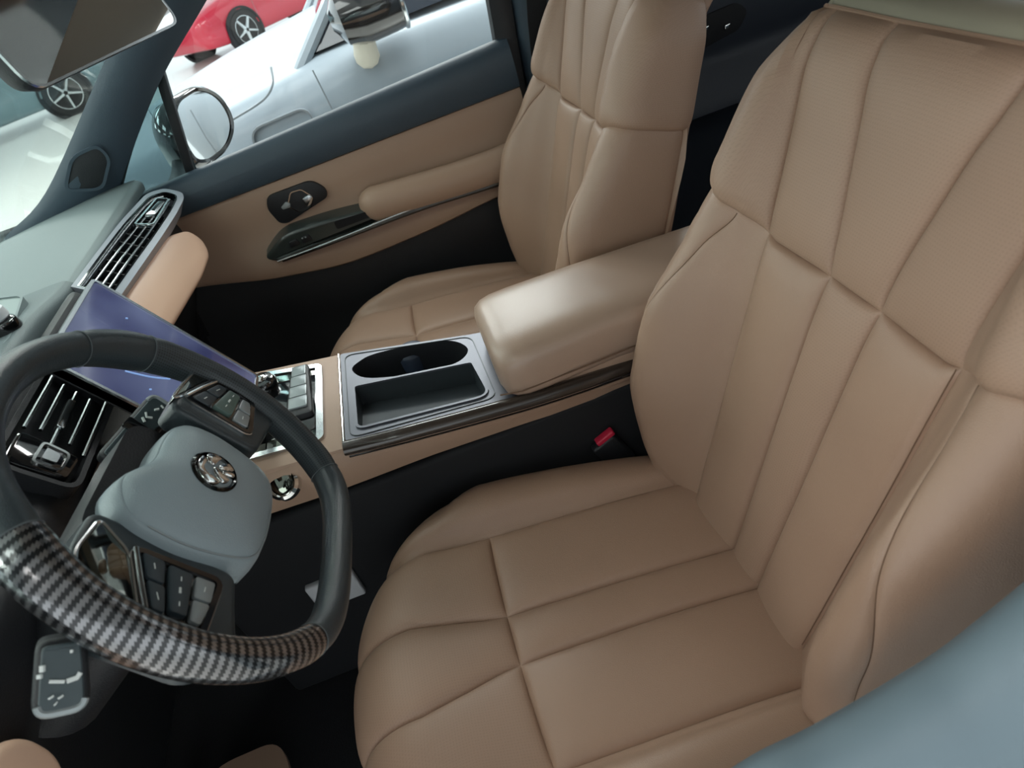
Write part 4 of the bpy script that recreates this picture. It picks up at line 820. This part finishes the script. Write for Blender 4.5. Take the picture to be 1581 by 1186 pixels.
# ------------------------------------------------------------------ showroom outside
fl = box('floor_showroom', (-40, -30, GROUND-.05), (40, 45, GROUND), floor_m, None, 0); struct(fl, 'bright white showroom floor outside the windows')
def make_car(name, label, cat, paint, loc, rz, group=None):
    """small family car: x towards its nose, origin on the ground at mid length"""
    c = empty(name); tag(c, label, cat, group)
    xs = [2.30, 2.24, 2.05, 1.6, 1.1, .75, .2, -.6, -1.4, -1.9, -2.2, -2.28]
    zb_ = [.62, .74, .86, .97, 1.04, 1.08, 1.09, 1.10, 1.12, 1.12, 1.05, .85]; wd = [.55, .72, .84, .90, .915, .92, .92, .92, .91, .87, .78, .70]; zl = [.42, .30, .25, .22, .22, .22, .22, .22, .22, .26, .34, .45]
    rows = []
    for x in np.linspace(2.30, -2.28, 60):
        w_ = float(pchip(xs[::-1], wd[::-1], [x])[0]); zt = float(pchip(xs[::-1], zb_[::-1], [x])[0]); z0 = float(pchip(xs[::-1], zl[::-1], [x])[0]); h_ = zt-z0
        half = [(.0, z0), (w_*.80, z0), (w_*.95, z0+.06*h_), (w_*.985, z0+.25*h_), (w_*.965, z0+.45*h_), (w_, z0+.68*h_), (w_*.985, z0+.84*h_), (w_*.93, z0+.955*h_), (w_*.80, z0+1.0*h_), (w_*.4, z0+h_*1.035), (0, z0+h_*1.045)]
        cur = [(p.x, p.y) for p in catmull([(a, b, 0) for a, b in half], 3)]
        rows.append([V((x, a, b)) for a, b in cur]+[V((x, -a, b)) for a, b in cur[-2:0:-1]])
    v, f = grid_vf(rows, True); n = len(rows[0]); f.append(tuple(range(n))); f.append(tuple(range(59*n, 60*n))); mk('body', (v, f), paint, c)
    # cabin: glass drum and roof panel
    st = [(1.04, 1.05, .80, 1.06), (.90, 1.06, .83, 1.20), (.66, 1.07, .85, 1.42), (.30, 1.08, .86, 1.56), (-.4, 1.08, .865, 1.60), (-1.1, 1.08, .86, 1.58), (-1.65, 1.08, .83, 1.50), (-2.0, 1.07, .79, 1.30), (-2.14, 1.06, .76, 1.10)]
    gr = []; rf = []
    for x, z0, w_, zt in st:
        wt = w_-.22*(zt-z0)/.5; gr.append([V((x, s*(w_+(wt-w_)*t), z0+(zt-.03-z0)*t)) for s, t in ((1, 0), (1, .33), (1, .66), (1, 1), (.5, 1.02), (0, 1.04), (-.5, 1.02), (-1, 1), (-1, .66), (-1, .33), (-1, 0))])
    for x, z0, w_, zt in st[2:-1]:
        wt = w_-.22*(zt-z0)/.5; rf.append([V((x, wt*s+.012*np.sign(s)*(abs(s) > .9), zt-.028+.04*(1-s*s)-(.03 if abs(s) > .95 else 0))) for s in (-1, -.92, -.5, 0, .5, .92, 1)])
    mk('cabin_glass', grid_vf(gr), car_glass, c); mk('roof', shell_vf(rf, .015), paint, c)
    for s in (1, -1):
        P_ = lambda i, t: (lambda x, z0, w_, zt: V((x, s*(w_+(w_-.22*(zt-z0)/.5-w_)*t+.008), z0+(zt-.03-z0)*t)))(*st[i])
        tube('front_pillar', [P_(0, .0)-V((-.10, 0, .10)), P_(1, .95), P_(2, 1), P_(3, 1)], .024, paint, c, n=8)
        a, b = V((-.35, s*.872, 1.08)), V((-.38, s*.66, 1.56)); tube('door_pillar', [a, b], .035, gloss_black, c, n=8); tube('rear_pillar', [V((-1.95, s*.80, 1.08)), V((-1.62, s*.66, 1.48))], .05, paint, c, n=8)
        mr = []
        for k, (d_, r_) in enumerate(((0, .3), (.02, .85), (.06, 1), (.11, .95), (.135, .9))): mr.append([V((.90-d_*1.7, s*1.01+math.cos(t)*.12*r_, 1.145+math.sin(t)*.095*r_)) for t in np.linspace(0, 2*math.pi, 21)[:-1]])
        v, f = grid_vf(mr, True); f += [tuple(range(20)), tuple(range(80, 100))]; mm_ = mk('door_mirror', (v, f), paint if s < 0 else gloss_black, c); tube('mirror_foot', [V((.83, s*.88, 1.00)), V((.83, s*.96, 1.015)), V((.82, s*.99, 1.07))], [.045, .042, .035], mat('beige_plastic', srgb(190, 186, 172), .5), mm_, n=10); tube('mirror_edge', mr[-1], .008, satin_chrome, mm_, n=6, closed=True)
        lo_ = rpoly([(2.20, .70), (1.72, .80), (1.68, .88), (2.08, .82)], .03, 3); prism('headlight', lo_, .70, .862, mirror_glass, c, (V((0, 0, 0)), V((1, 0, 0)), V((0, 0, 1))) if s < 0 else (V((0, 0, 0)), V((1, 0, 0)), V((0, 0, 1))))
        for g_, xg in (('panel_gap', .99), ('panel_gap', -.36), ('panel_gap', -1.36)): tube(g_, [V((xg, s*.903, .36)), V((xg, s*.918, .62)), V((xg+.02, s*.924, .86)), V((xg+.03, s*.912, 1.02))], .003, shut, c, n=5)
        for xw in (1.38, -1.38):
            wf_ = (V((xw, s*.80, .34)), V((1, 0, 0)), V((0, 0, 1)) if s < 0 else V((0, 0, -1)))
            ar = mk('wheel_arch', lathe_vf([(.41, .0), (.41, .122), (.37, .124), (.37, .10)], 36, wf_), deep_black, c)
            ty = mk('tyre', lathe_vf([(.24, -.05), (.33, -.04), (.345, 0), (.345, .09), (.33, .122), (.25, .128), (.24, .11)], 36, wf_), tyre_m, c)
            for k in range(5):
                a = 2*math.pi*k/5+.3; mw_ = fmat(wf_); tube('wheel_spoke', [mw_ @ V((.03*math.cos(a), .03*math.sin(a), .118)), mw_ @ V((.245*math.cos(a), .245*math.sin(a), .118))], [.035, .025], satin_chrome, ty, n=6)
            mk('wheel_rim', lathe_vf([(.245, .10), (.25, .122), (.235, .124), (.23, .09), (.05, .10)], 36, wf_), satin_chrome, ty)
    c.location = loc; c.rotation_euler = (0, 0, rz); return c
# pale silver car parked alongside, nose pointing the same way as ours
sil = make_car('silver_car', 'pale silver car parked alongside, outside the passenger window', 'car', silver_paint, (.60, 3.0, GROUND), math.pi, 'showroom cars')
rc_ = make_car('red_car', 'red car standing far off on the white floor', 'car', red_paint, (-1.6, 14.0, GROUND), math.radians(-137), 'showroom cars')
rc_.scale = (.85, .85, .85)
make_car('teal_car', 'teal-grey car seen through the windscreen', 'car', teal_paint, (-6.6, 13.0, GROUND), math.radians(200), 'showroom cars')
make_car('grey_car', 'dark slate car further off behind the teal one', 'car', mat('slate_paint', srgb(70, 92, 100), .25, metal=.2, coat=.6), (-12.5, 19.5, GROUND), math.radians(185), 'showroom cars')
# charge flap and wing shut line of the silver car, on its near flank
fp = rpoly([(1.085, -.70), (1.085, -.925), (1.31, -.915), (1.33, -.72)], .05, 5)
ring('charge_flap', fp, inset(fp, .006), -.03, .003, shut, sil, (V((0, .916, 0)), V((1, 0, 0)), V((0, 0, -1))))
tube('wing_gap', catmull([(1.15, .862, 1.065), (1.165, .895, 1.02), (1.22, .908, .985), (1.34, .905, .962)], 5), .004, shut, sil, n=5)
bpy.context.view_layer.update()
